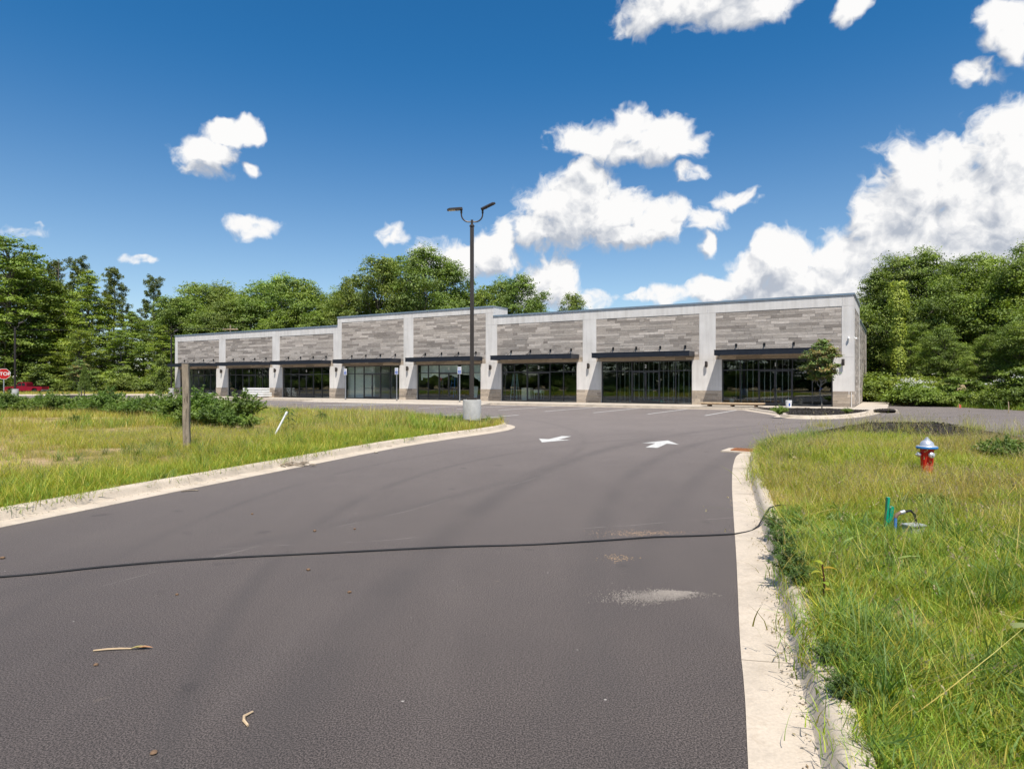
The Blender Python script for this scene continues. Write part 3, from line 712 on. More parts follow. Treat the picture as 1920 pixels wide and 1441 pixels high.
# things standing in the units
def at_b(name, x, y, label, cat, rz=0): e = empty(name, bpt(x, y, .003), RZB+rz); tag(e, label, cat); return e
cab = at_b('cabinet', gl_(2)+2.0, 1.0, 'pale cream cabinet standing behind the shop window', 'cabinet')
MB().bbox(-.42, .42, -.25, .25, .08, 1.15, .012).build('carcass', simple('cream_laminate', (.72, .68, .56), .5), cab); MB().box(-.40, .40, -.22, .24, 0, .079).build('plinth', MAT['dark'], cab)
MB().box(-.405, -.004, -.272, -.252, .1, 1.13).build('door', simple('cream_laminate', (.72, .68, .56), .5), cab); MB().box(.004, .405, -.272, -.252, .1, 1.13).build('door', bpy.data.materials['cream_laminate'], cab)
def ladder(x, y, hgt, label, col, rz=0):
    l = at_b('step_ladder', x, y, label, 'ladder', rz); mt = simple('ladder_'+col, {'blue': (.03, .16, .42), 'grey': (.3, .42, .46)}[col], .5)
    for s in (-1, 1):
        MB().beam((s*.30, -.45, 0), (s*.17, -.03, hgt), .06, .03).build('front_rail', mt, l); MB().beam((s*.28, .5, 0), (s*.17, .03, hgt), .045, .03).build('rear_rail', mt, l)
    for i in range(1, 6):
        t = i/6.4; w = .30-.13*t; MB().box(-w, w, -.45+.42*t-.05, -.45+.42*t+.04, hgt*t-.015, hgt*t+.015).build('step', mt, l)
    MB().box(-.2, .2, -.12, .12, hgt, hgt+.04).build('cap', mt, l)
ladder(gl_(2)+.75, 1.1, 2.3, 'tall blue-grey step ladder behind the glass beside the cream cabinet', 'grey', .2)
ladder(gl_(3)+3.4, 1.3, 2.5, 'blue step ladder standing behind the glass doors under draped plastic', 'blue', -.2)
ut = at_b('utility_sink', gl_(2)+3.0, 1.3, 'white utility sink on legs behind the glass doors beside the cabinet', 'sink')
MB().bbox(-.38, .38, -.28, .28, .72, .98, .02).build('basin', MAT['white'], ut)
for sx in (-1, 1):
    for sy in (-1, 1): MB().box(sx*.33-.02, sx*.33+.02, sy*.24-.02, sy*.24+.02, 0, .72).build('leg', MAT['white'], ut)
MB().tube([(0, .2, .98), (0, .2, 1.22), (0, .0, 1.25), (0, -.02, 1.18)], .015, 8).build('tap', MAT['galv'], ut)
pan_ = at_b('wall_panel', gr(3)-1.45, 1.2, 'pale upright panel leaning inside the unit behind the drape', 'panel')
q = MB(); q.beam((0, -.1, 0), (0, .12, 1.25), .62, .05); q.build('board', MAT['inner_white'], pan_); MB().box(-.3, .3, -.3, .3, 0, .012).build('foot', MAT['lumber'], pan_)
# draped plastic in the window of the fourth unit
def drape(x0, x1, z1, fn, name, label):
    V, Q = [], []; n = 48; mrows = 8
    for j in range(mrows+1):
        for i in range(n+1):
            t = i/n; zb = fn(t); z = z1+(zb-z1)*j/mrows
            V.append((x0+(x1-x0)*t, .42+.05*math.sin(t*34)+.03*math.sin(t*71+1)*(j/mrows), z))
    for j in range(mrows):
        for i in range(n): a = j*(n+1)+i; Q.append((a, a+1, a+n+2, a+n+1))
    me = np_mesh(name, V, Q, MAT['sheet'], smooth=True); o = link(name, me, None, (C0.x, C0.y, .153), (0, 0, RZB)); tag(o, label, 'sheet')
MAT['sheet'] = simple('plastic_sheet', (.82, .85, .83), .4, 0, .1, 3)
drape(gl_(3)+.15, gl_(3)+4.4, 3.24, lambda t: 2.32-.28*abs(math.sin(t*7.2+.4))+(.0 if t > .06 else -.35), 'plastic_sheet', 'white plastic sheet hanging in scallops behind the window beside the glass doors')
drape(gl_(3)+4.75, gr(3)-.15, 3.24, lambda t: 2.38-.75*t*t-.05*math.sin(t*9), 'plastic_sheet', 'white plastic sheet sagging to one side behind the window by the lamp post')
gp = at_b('crumpled_tarpaulin', gr(1)-2.9, .9, 'crumpled green tarpaulin on the floor behind the glass doors', 'tarpaulin')
V = []; rr_ = np.random.RandomState(4); n = 14
for j in range(n+1):
    for i in range(n+1):
        a, b = i/n*2-1, j/n*2-1; V.append((a*.75, b*.4, max(.004, .30*(1-a*a)*(1-b*b)+rr_.uniform(-.06, .06))))
link('tarpaulin', np_mesh('tarpaulin', V, [(j*(n+1)+i, j*(n+1)+i+1, (j+1)*(n+1)+i+1, (j+1)*(n+1)+i) for j in range(n) for i in range(n)], simple('green_tarp', (.03, .30, .20), .5)), gp)

# ------------------------------------------------------------------ painted markings
marks = empty('parking_markings', (C0.x, C0.y, .005), RZB); tag(marks, kind='structure')
def stripe(x, o0, o1, w=.11): MB().box(x-w/2, x+w/2, -o1, -o0, -.003, .002).build('painted_line', MAT['line'], marks)
for s in (6.35, 9.5, 12.75, 15.95, 19.25, 22.5, 25.7): stripe(-s, 5.1, 12.9)
for s in (32.5, 36.0, 41.6, 45.2, 48.3, 51.4, 54.5, 57.6, 60.7, 63.8, 66.9): stripe(-s, 6.7 if s < 45 else 5.1, 12.7)
for i in range(7): MB().add([(-33-.5*i, -7.0, .002), (-32.85-.5*i, -7.0, .002), (-33.5-.5*i, -12.3, .002), (-33.65-.5*i, -12.3, .002)], [(0, 1, 2, 3)]).build('painted_line', MAT['line'], marks) if i < 5 else None
nz = -(far0-C0).dot(NN)
out_far = (far0-C0).dot(NN)
for s in [12+3.2*i for i in range(1, 14)]: stripe(-s, out_far-6.3, out_far-.9)
# arrows
def arrow(tip, tail, label):
    t = Vector((*tip, 0)); b = Vector((*tail, 0)); d = (t-b).normalized(); L_ = 2.35; a = Vector((d.y, -d.x, 0)); mid = (t+b)/2; b = mid-d*L_/2
    pl_ = [b+a*.16, b+a*.16+d*(L_-1.05), b+a*.52+d*(L_-1.15), b+d*L_, b-a*.52+d*(L_-1.15), b-a*.16+d*(L_-1.05), b-a*.16]
    mb = MB(); mb.add([(p.x-mid.x, p.y-mid.y, 0) for p in pl_], [(0, 1, 5, 6), (1, 2, 3), (1, 3, 5), (3, 4, 5)])
    o = mb.build('painted_arrow', MAT['line'], None, (mid.x, mid.y, .004))
    for p in o.data.polygons: pass
    tag(o, label, 'arrow', 'painted lane arrows')
arrow((4.65, 19.42), (3.82, 17.56), 'white lane arrow painted on asphalt pointing towards the building')
arrow((.97, 19.18), (1.69, 20.91), 'white lane arrow painted on asphalt pointing away from the building')

# drain grate
gx, gy = g(1400, 846); gr_ = empty('drain_grate', (gx+.05, gy-.1, .012), R(-32)); tag(gr_, 'rusty iron storm drain grate set in the kerb gutter', 'grate')
MB().box(-.62, .62, -.42, .42, -.01, .022).build('concrete_apron', MAT['kerb'], gr_)
q = MB(); q.box(-.42, .42, -.26, -.23, .023, .05); q.box(-.42, .42, .23, .26, .023, .05); q.box(-.42, -.39, -.229, .229, .023, .05); q.box(.39, .42, -.229, .229, .023, .05); q.build('frame', MAT['rust'], gr_)
MB().box(-.389, .389, -.229, .229, .0225, .026).build('pit_dark', MAT['black'], gr_)  # flat black sheet stands in for the darkness below the bars
for i in range(11): x = -.37+i*.074; MB().box(x-.016, x+.016, -.228, .228, .027, .046).build('bar', MAT['rust'], gr_)

# ------------------------------------------------------------------ tree island at the building's right end
isl_out = [fac(9.15, WK+.5)[:2], (13.25, 33.6), (13.25, 32.0), (14.0, 31.0), (15.2, 31.0), (17.2, 32.3), (19.6, 35.0), (21.9, 38.4), (23.6, 40.6), fac(-1.0, WK+.52)[:2]]
isl_path = smooth_path([fac(6.0, WK+.55)[:2], (13.9, 34.2), (13.3, 32.9), (13.5, 31.5), (14.6, 30.9), (16.2, 31.5), (18.4, 33.6), (20.6, 36.4), (22.4, 38.8), fac(-2.0, WK+.55)[:2]], .3)
irows = kerb(isl_path, +1, seed=8)
isl_poly = offset_path(isl_path, KW)+[fac(0, WK+.55)[:2], fac(2.5, WK+.55)[:2]]
def mound(name, poly, z0, zh, mat, step=.3):
    Q = np.array(poly); X, Y = np.meshgrid(np.arange(Q[:, 0].min(), Q[:, 0].max(), step), np.arange(Q[:, 1].min(), Q[:, 1].max(), step)); P = np.c_[X.ravel(), Y.ravel()]
    P = P[inside(P, poly)]; P = P[seg_dist(P, poly) > step*.4]; n = len(poly)
    co, _, fc, *_ = delaunay_2d_cdt([Vector(p) for p in poly]+[Vector(p) for p in P], [(i, (i+1) % n) for i in range(n)], [], 1, 1e-4)
    co = np.array([c[:] for c in co]); t = np.clip(seg_dist(co, poly)/1.2, 0, 1); z = z0+t*zh+t*(vnoise(co, 3.0, 2)-.5)*.07
    o = MB().add(np.c_[co, z].tolist(), [tuple(f) for f in fc]).build(name, mat, smooth=True)
    if o.data.polygons[0].normal.z < 0: o.data.flip_normals()
    return tag(o, kind='structure')
mound('mulch_bed', isl_poly, .145, .09, MAT['mulch'])
mb_poly = [(8.3, 18.4), (9.6, 17.6), (11.2, 16.9), (12.4, 15.4), (13.0, 15.6), (13.5, 18.4), (12.9, 20.2), (11.2, 20.5), (9.4, 19.6)]
mound('mulch_bed', mb_poly, .26, .32, MAT['mulch'])
lampx, lampy = g(885, 792, .17)
nose_poly = [(-.35, 27.2), (-.55, 26.0), (-.75, 24.6), (-1.6, 23.3), (-3.2, 24.4), (-4.2, 26.2), (-4.6, 28.6), (-3.2, 29.2), (-1.7, 28.0)]
mound('mulch_bed', nose_poly, .20, .08, MAT['mulch'])
# far planting island by the lot's left end
fi = smooth_path([(-43.8, 69.5), (-42.8, 71.0), (-44.5, 73.2), (-48.5, 72.4), (-50.5, 70.6), (-49.5, 68.3), (-46.5, 67.2), (-44.3, 68.2), (-43.8, 69.4)], .5)
kerb(fi, +1, seed=11); mound('mulch_bed', offset_path(fi, KW), .15, .25, MAT['mulch'], .6)
# far kerb of the lot
fk = smooth_path([(-120, 76.6), (-80, 84.4), (-60, 88.6), (-46, 91.6), (-40, 93.5)], 1.5); kerb(fk, +1, seg=3.05, seed=12)
rk = smooth_path([(33.0, -30), (32.6, 10), (32.0, 40), (31.2, 57), (34.5, 70)], 1.5)
# ------------------------------------------------------------------ vegetation builders
def leaf_mesh(name, C, Nrm, size, cols, rs, mat, aspect=.55):
    n = len(C); t = rs.normal(size=(n, 3)); t -= (t*Nrm).sum(1, keepdims=True)*Nrm; t /= np.linalg.norm(t, axis=1, keepdims=True)+1e-9
    b = np.cross(Nrm, t); s = size[:, None]
    V = np.empty((n, 4, 3)); V[:, 0] = C-t*s*.5; V[:, 1] = C-b*s*aspect*.5+Nrm*s*.08; V[:, 2] = C+t*s*.5; V[:, 3] = C+b*s*aspect*.5+Nrm*s*.08
    return np_mesh(name, V.reshape(-1, 3), np.arange(n*4).reshape(n, 4), mat, np.repeat(cols, 4, 0))
def unit(rs, n): v = rs.normal(size=(n, 3)); return v/np.linalg.norm(v, axis=1, keepdims=True)
def crown_points(rs, lobes, nsub, nper, leaf, pal, subr=.24, flat=.5, droop=0.):
    C, Nn, Sz, Co = [], [], [], []; pal = np.array(pal)
    for (x, y, z, r) in lobes:
        k = max(4, int(nsub*(r*r)/(LREF*LREF)))
        d = unit(rs, k); d[:, 2] = np.abs(d[:, 2])*.9+d[:, 2]*.25; d /= np.linalg.norm(d, axis=1, keepdims=True)
        sc = np.array([x, y, z])+d*(r*(.4+.85*rs.rand(k)))[:, None]*[1, 1, flat]
        sr = r*subr*rs.uniform(.5, 1.5, k); br = rs.uniform(.70, 1.30, k)*rs.uniform(.85, 1.15); pi = rs.randint(0, len(pal), k)
        for q in range(k):
            m = int(nper*rs.uniform(.7, 1.3)); o = rs.normal(size=(m, 3))*sr[q]*[1.15, 1.15, .42]; o[:, 2] -= droop*(np.hypot(o[:, 0], o[:, 1]))
            C.append(sc[q]+o); nr = d[q]*.45+unit(rs, m)*.65+[0, 0, .6]; Nn.append(nr/np.linalg.norm(nr, axis=1, keepdims=True))
            Sz.append(leaf*rs.uniform(.6, 1.35, m)); Co.append(pal[pi[q]]*br[q]*rs.uniform(.8, 1.25, (m, 1)))
    return np.concatenate(C), np.concatenate(Nn), np.concatenate(Sz), np.clip(np.concatenate(Co), 0, .6)
LREF = 2.0
GREEN = [(0.161, 0.230, 0.031), (0.204, 0.276, 0.037), (0.133, 0.191, 0.028), (0.237, 0.306, 0.047)]
OLIVE = [(0.193, 0.264, 0.046), (0.157, 0.231, 0.041), (0.236, 0.304, 0.058), (0.131, 0.195, 0.036)]
LIME = [(0.280, 0.353, 0.041), (0.237, 0.314, 0.034), (0.332, 0.391, 0.052)]
DEEP = [(0.120, 0.166, 0.033), (0.144, 0.196, 0.037), (0.098, 0.140, 0.028)]
PINE = [(0.120, 0.153, 0.041), (0.144, 0.181, 0.047), (0.170, 0.202, 0.053)]
def limb(mb, p, q, r0, r1, rs, n=5, sag=.06):
    p, q = np.array(p, float), np.array(q, float); L_ = np.linalg.norm(q-p); pts = []
    for i in range(n+1):
        t = i/n; w = rs.normal(size=3)*L_*.035*(0 < i < n); pts.append(p+(q-p)*t+w+[0, 0, math.sin(t*math.pi)*L_*sag])
    mb.tube(pts, [r0+(r1-r0)*i/n for i in range(n+1)], 6)
def tree_proto(seed, Ht, cr, cb, nlobes, nsub, nper, leaf, pal, lref=2.0, shape='round', bark='bark', tr=None, lob=(.19, .36)):
    """unit tree: returns (trunk mesh, crown mesh); Ht height, cr crown radius, cb crown base height"""
    global LREF
    LREF = lref; rs = np.random.RandomState(seed); mb = MB(); lobes = []; tr = tr or Ht*.017
    top = Ht*.86; pts = []; wob = rs.normal(size=2)*.25
    for i in range(9): t = i/8; pts.append((wob[0]*math.sin(t*3)+rs.normal()*.05, wob[1]*math.sin(t*2.3)+rs.normal()*.05, top*t-.2*(i == 0)))
    mb.tube(pts, [tr*(1.35 if i == 0 else 1-.85*i/8) for i in range(9)], 8)
    for i in range(nlobes):
        t = (i+.5)/nlobes; z = cb+(Ht-cb)*(.06+.86*t); a = i*2.399+rs.uniform(-.5, .5)
        if shape == 'round': prof = math.sin(math.pi*min(1, max(.05, .12+.85*t)))**.6
        elif shape == 'cone': prof = (1-t)**.7*.95+.10
        else: prof = .55+.45*math.sin(math.pi*t)
        r = cr*rs.uniform(*lob)*(.75+.35*prof); rad = max(0, cr*prof-r*.8)*rs.uniform(.45, 1.28)
        p = np.array([math.cos(a)*rad, math.sin(a)*rad, min(z, Ht-r*.55)]); lobes.append((*p, r))
        zt = max(cb*.7, p[2]-rad*.75-r*.2); zt = min(zt, top*.95); f = zt/top*8; i0 = min(7, int(f)); base = np.array(pts[i0])*(1-(f-i0))+np.array(pts[i0+1])*(f-i0)
        limb(mb, base, p, tr*.42*(1-.6*t)+.02, .02, rs)
        for _ in range(3): limb(mb, p, p+unit(rs, 1)[0]*r*.85, .03, .008, rs, 3, 0)
    C, Nn, Sz, Co = crown_points(rs, lobes, nsub, nper, leaf, pal, flat=.72 if shape == 'round' else .5)
    return mb.mesh('trunk', MAT[bark], True), leaf_mesh('crown', C, Nn, Sz, Co, rs, MAT['leaf'])
def pine_proto(seed, Ht, cr, cb):
    rs = np.random.RandomState(seed); mb = MB(); C, Nn, Sz, Co = [], [], [], []; pal = np.array(PINE)
    mb.tube([(rs.normal()*.06, rs.normal()*.06, Ht*.97*i/8-.2*(i == 0)) for i in range(9)], [.24*(1-.85*i/8) for i in range(9)], 8)
    n = 26
    for i in range(n):
        t = i/(n-1); z = cb+(Ht-cb)*t; a = i*2.4+rs.uniform(-.6, .6); L_ = cr*(1-.75*t)*rs.uniform(.55, 1.15)+.4; q = np.array([math.cos(a)*L_, math.sin(a)*L_, z+L_*.22]); limb(mb, (0, 0, z), q, .05, .012, rs, 4, .03)
        for j in range(int(5+L_*3)):
            u = rs.uniform(.35, 1.08); c = np.array([q[0]*u, q[1]*u, z+(q[2]-z)*u])+rs.normal(size=3)*.28; m = 34; o = unit(rs, m)
            C.append(c+o*rs.uniform(.1, .42, (m, 1))); nr = np.cross(o, unit(rs, m)); Nn.append(nr/np.linalg.norm(nr, axis=1, keepdims=True)); Sz.append(rs.uniform(.25, .5, m)); Co.append(pal[rs.randint(0, 3)]*rs.uniform(.8, 1.3)*rs.uniform(.8, 1.2, (m, 1)))
    C, Nn, Sz, Co = map(np.concatenate, (C, Nn, Sz, Co)); 
    return mb.mesh('trunk', MAT['bark'], True), leaf_mesh('crown', C, Nn, Sz, Co, rs, MAT['leaf'], .28)
def shrub_proto(seed, r, h, nl, nsub, nper, leaf, pal, lref, stems=6, mat='leaf'):
    global LREF
    LREF = lref; rs = np.random.RandomState(seed); mb = MB(); lobes = []
    for i in range(nl):
        a = rs.uniform(0, 6.283); q = math.sqrt(rs.rand())*r*.7; rr = r*rs.uniform(.28, .5); z = rr*.4+rs.rand()*(h-rr*1.1)*(1-.5*q/r); lobes.append((math.cos(a)*q, math.sin(a)*q, max(rr*.35, z), rr))
    for i in range(min(stems, nl)): limb(mb, (rs.normal()*.06*r, rs.normal()*.06*r, -.05), lobes[i][:3], .014*h+.006, .004, rs, 4)
    C, Nn, Sz, Co = crown_points(rs, lobes, nsub, nper, leaf, pal); C[:, 2] = np.maximum(C[:, 2], .02)
    return mb.mesh('stem', MAT['bark'], True), leaf_mesh('foliage', C, Nn, Sz, Co, rs, MAT[mat])

PT_ = {}
PT_['oak_a'] = tree_proto(1, 20, 6.6, 5.0, 44, 26, 30, .33, OLIVE)
PT_['oak_b'] = tree_proto(2, 20, 5.8, 4.0, 40, 26, 30, .33, GREEN, bark='bark2')
PT_['oak_c'] = tree_proto(3, 20, 7.2, 4.5, 46, 26, 30, .33, OLIVE, bark='bark2')
PT_['pop_a'] = tree_proto(4, 24, 5.2, 1.5, 56, 26, 31, .32, GREEN, shape='col')
PT_['pop_b'] = tree_proto(5, 24, 5.6, 1.0, 56, 26, 31, .32, LIME+GREEN, shape='cone')
PT_['pop_c'] = tree_proto(6, 22, 4.8, 1.0, 52, 26, 31, .31, GREEN+LIME, shape='col')
PT_['wood_a'] = tree_proto(7, 12, 4.2, 1.5, 50, 26, 34, .175, DEEP+GREEN, lref=1.15)
PT_['wood_b'] = tree_proto(8, 12, 4.6, 2.0, 48, 26, 34, .175, GREEN+OLIVE, lref=1.15, bark='bark2')
PT_['wood_c'] = tree_proto(9, 12, 4.0, 1.2, 46, 26, 34, .17, GREEN, lref=1.1, shape='col')
PT_['pine_a'] = pine_proto(11, 22, 3.4, 10.0); PT_['pine_b'] = pine_proto(12, 22, 2.8, 12.0)
PH = {'oak_a': 20, 'oak_b': 20, 'oak_c': 20, 'pop_a': 24, 'pop_b': 24, 'pop_c': 22, 'wood_a': 12, 'wood_b': 12, 'wood_c': 12, 'pine_a': 22, 'pine_b': 22}
rt = random.Random(77)
def plant(kind, x, y, h, label, group, name='tree', z=-.03, wide=1.0, cat='tree'):
    e = empty(name, (x, y, z), rt.uniform(0, 6.28)); s = h/PH[kind]; e.scale = (s*wide, s*wide, s)
    link('trunk', PT_[kind][0], e); link('crown', PT_[kind][1], e); return tag(e, label, cat, group)
def tree_at(kind, px, Y, top, label, group, name='tree', wide=1.0):
    return plant(kind, (px-960)/F*Y, Y, (HZ-top)*Y/F+H, label, group, name, wide=wide)
KIND = {'pop_a': 'tall column-shaped leafy tree', 'pop_b': 'bright green pointed tree', 'pop_c': 'narrow mixed-green leafy tree', 'oak_a': 'olive-green round-crowned tree', 'oak_b': 'mid-green round-crowned tree', 'oak_c': 'broad spreading olive-crowned tree',
        'wood_a': 'dark dense-leaved tree', 'wood_b': 'olive-tinted tree with a pale trunk', 'wood_c': 'narrow upright green tree', 'pine_a': 'full-topped pine', 'pine_b': 'slim sparse pine'}
def row_of(Y, y0, near, far): return near if Y < y0 else far
for kd, px, Y, top, w in [('pop_a', 15, 108, 430, 1.25), ('pop_c', -70, 112, 425, 1.2), ('oak_b', 62, 112, 505, 1.05), ('pop_b', 105, 114, 512, .9), ('pop_b', 165, 113, 490, .95), ('pop_b', 205, 117, 540, .95),
                          ('pop_b', 248, 115, 572, .95), ('oak_a', 325, 116, 552, .95), ('pop_b', 130, 124, 528, 1.2), ('pop_a', 40, 124, 470, 1.2), ('pop_a', 270, 126, 590, 1.3), ('pop_c', 320, 124, 555, 1.2), ('pop_c', -130, 116, 440, 1.2), ('pop_a', -190, 118, 430, 1.2), ('pop_b', 85, 110, 590, 1.3), ('pop_c', 225, 111, 610, 1.3), ('pop_b', 305, 110, 600, 1.2), ('oak_b', 10, 106, 590, 1.2), ('pop_c', 150, 107, 610, 1.3)]:
    tree_at(kd, px, Y, top, KIND[kd]+row_of(Y, 112.5, ' at the street edge of the wood beyond the pickup', ' deeper in the wood beyond the pickup'), 'trees in the wood beyond the street', wide=w)
for kd, px, Y, top in [('pine_a', 146, 118, 488), ('pine_b', 214, 120, 506), ('pine_a', 288, 119, 522), ('pine_b', 100, 122, 492)]: tree_at(kd, px, Y, top, KIND[kd]+' rising above the leafy trees beyond the street', 'pines beyond the street', 'pine_tree')
for kd, px, Y, top, w in [('oak_a', 368, 128, 526, .9), ('oak_c', 412, 132, 530, .85), ('oak_b', 452, 126, 538, .9), ('oak_a', 492, 128, 524, .9), ('oak_c', 532, 124, 514, .85), ('oak_b', 570, 124, 514, .85), ('oak_a', 604, 130, 548, .85), ('oak_b', 350, 120, 548, .9), ('oak_c', 470, 122, 556, .95), ('oak_a', 425, 121, 560, .9), ('oak_b', 545, 120, 565, .9), ('oak_c', 395, 118, 580, .9), ('oak_a', 590, 118, 580, .9), ('oak_b', 505, 117, 590, .9), ('pop_a', 630, 124, 560, .9)]:
    tree_at(kd, px, Y, top, KIND[kd]+row_of(Y, 122.5, ' just behind the left wing of the building', ' in the back row behind the left wing'), 'trees behind the left wing', wide=w)
for kd, px, Y, top, w in [('oak_b', 662, 116, 506, .66), ('oak_c', 640, 120, 540, .75), ('oak_a', 712, 114, 476, .74), ('oak_b', 745, 118, 470, .7), ('oak_c', 798, 112, 462, .82), ('oak_a', 838, 114, 486, .7), ('oak_b', 690, 118, 550, .8), ('oak_b', 880, 116, 535, .65), ('oak_a', 770, 120, 520, .75), ('oak_c', 850, 118, 548, .8)]:
    tree_at(kd, px, Y, top, KIND[kd]+row_of(Y, 117, ' rising behind the raised middle of the building', ' in the back row behind the raised middle'), 'trees behind the raised middle', wide=w)
for kd, px, Y, top, w in [('oak_b', 908, 112, 528, .7), ('oak_c', 940, 114, 522, .66), ('oak_a', 978, 110, 512, .78), ('oak_b', 1004, 114, 552, .66)]:
    tree_at(kd, px, Y, top, KIND[kd]+' behind the roof beside the lamp post top', 'trees beside the lamp post', wide=w)
tree_at('oak_a', 1075, 112, 546, 'lone small crown showing above the low roof between clouds', None, wide=.62)
for kd, px, Y, top, w in [('wood_a', 1642, 64, 512, .8), ('wood_b', 1688, 62, 474, .78), ('wood_a', 1738, 60, 464, .74), ('wood_b', 1790, 62, 486, .7), ('wood_c', 1842, 60, 466, .8), ('wood_b', 1885, 56, 496, .72), ('wood_a', 1945, 54, 446, .9), ('wood_c', 1665, 72, 560, 1.0), ('wood_b', 1765, 70, 540, 1.1), ('wood_a', 1820, 70, 540, 1.1), ('wood_c', 1900, 66, 540, 1.1), ('wood_b', 2010, 52, 460, 1.0), ('wood_a', 1768, 52, 608, .8), ('wood_c', 1850, 48, 622, .8), ('wood_b', 1912, 46, 600, .85), ('wood_c', 1706, 56, 600, .8), ('wood_a', 1990, 44, 560, 1.1), ('wood_a', 1640, 78, 570, 1.2), ('wood_b', 2080, 46, 470, 1.2)]:
    tree_at(kd, px, Y, top, KIND[kd]+(' at the asphalt edge right of the building' if Y < 57 else ' in the second row right of the building' if Y < 65 else ' deep in the wood right of the building'), 'trees at the right wood edge', wide=w)
# dead snag over the wood
q = MB(); rs = np.random.RandomState(3); sx, sy = (109-960)/F*121, 121.
q.tube([(0, 0, -.2), (.1, 0, 9), (0, .1, 17), (.05, 0, 24.8)], [.3, .24, .16, .03], 7)
for i in range(8): z = 15+i*1.1; a = i*2.2; limb(q, (0, 0, z), (math.cos(a)*1.6, math.sin(a)*1.6, z+.9), .05, .012, rs, 4)
tag(q.build('dead_tree', MAT['bark'], None, (sx, sy, 0)), 'bare dead trunk standing up out of the wood', 'tree')
# shrubs along the wood edges
SH = {k: shrub_proto(*a) for k, a in {'s1': (21, 2.0, 3.0, 22, 22, 26, .17, LIME+GREEN, .7), 's2': (22, 2.2, 2.2, 22, 22, 26, .17, GREEN, .7), 's3': (23, 1.7, 3.6, 22, 22, 24, .18, DEEP+GREEN, .7)}.items()}
def shrub(kind, x, y, s, label, group, name='shrub', z=-.03, cat='shrub', protos=None, sz=None):
    p = (protos or SH)[kind]; e = empty(name, (x, y, z), rt.uniform(0, 6.28)); e.scale = (s, s, sz or s); link('stem', p[0], e); link('foliage', p[1], e); return tag(e, label, cat, group)
for i, (px, py, s) in enumerate([(1640, 757, 1.25), (1668, 757, 1.3), (1700, 759, 1.15), (1728, 760, 1.0), (1756, 762, 1.1), (1788, 763, .9), (1818, 764, .8), (1846, 765, 1.0), (1880, 767, .75), (1905, 768, .9), (1945, 769, 1.0), (1990, 771, 1.0), (1650, 752, 1.6), (1690, 753, 1.5), (1735, 755, 1.3)]):
    x, y = g(px, py); shrub(['s1', 's2', 's3'][i % 3] if i < 6 else ['s2', 's3', 's3'][i % 3], x+.9, y+1.3+rt.uniform(-.6, 1.2), s*rt.uniform(.6, 1.15), ('bright lime shrub' if (i % 3 == 0 and i < 6) else 'leafy mid-green shrub' if i % 2 else 'tall green shrub')+' along the asphalt edge at the right wood', 'shrubs at the right wood edge')
def flowering(px, py, s):
    x, y = g(px, py); e = shrub('s2', x+.6, y+.6, s, 'shrub with clusters of white flowers at the asphalt edge', 'white flowering shrubs', 'flowering_shrub')
    rs = np.random.RandomState(int(px)); C, Nn, Sz = [], [], []
    for _ in range(16):
        a = rs.uniform(0, 6.28); c = np.array([math.cos(a)*1.5*rs.rand()-.2, math.sin(a)*1.5*rs.rand()-.8, rs.uniform(1.2, 2.3)]); m = 26
        C.append(c+rs.normal(size=(m, 3))*[.16, .16, .06]); nr = unit(rs, m)+[0, -.3, 1.2]; Nn.append(nr/np.linalg.norm(nr, axis=1, keepdims=True)); Sz.append(rs.uniform(.06, .12, m))
    C, Nn, Sz = map(np.concatenate, (C, Nn, Sz)); e.rotation_euler = (0, 0, 0)
    link('flowers', leaf_mesh('flowers', C, Nn, Sz, np.full((len(C), 3), .62)*rs.uniform(.8, 1.1, (len(C), 1)), rs, MAT['leaf'], .9), e)
flowering(1700, 761, .95); flowering(1900, 766, .95); flowering(1870, 765, .85)
for i in range(30):
    x = -86+i*1.65+rt.uniform(-.6, .6); y = 99+(x+44)*.12+8+rt.uniform(0, 3.5)
    shrub(rt.choice(['s1', 's2', 's3']), x, y, rt.uniform(.6, 1.7), 'green undergrowth bush along the street below the wood', 'undergrowth beyond the street')
# vine-covered trunk
vx, vy = (1684-960)/F*54, 54.; v = empty('vine_covered_tree', (vx, vy, -.03)); tag(v, 'slim trunk wrapped in bright green climbing vine', 'tree')
q = MB(); q.tube([(0, 0, -.2), (.05, 0, 3), (-.05, 0, 6), (.1, 0, 9.6)], [.16, .13, .11, .05], 8); q.build('trunk', MAT['bark2'], v, smooth=True)
rs = np.random.RandomState(9); m = 5200; z = 2.6+rs.rand(m)**.8*7.6; a = rs.uniform(0, 6.28, m); rad = (.18+.34*np.abs(np.sin(z*1.3))+.25*(z > 7))*np.sqrt(rs.rand(m))+.1
C = np.c_[np.cos(a)*rad, np.sin(a)*rad, z]; nr = np.c_[np.cos(a), np.sin(a), np.full(m, .5)]+unit(rs, m)*.5; nr /= np.linalg.norm(nr, axis=1, keepdims=True)
link('vine', leaf_mesh('vine', C, nr, rs.uniform(.10, .2, m), np.array(LIME)[rs.randint(0, 3, m)]*1.2*rs.uniform(.7, 1.2, (m, 1)), rs, MAT['leaf'], .8), v)
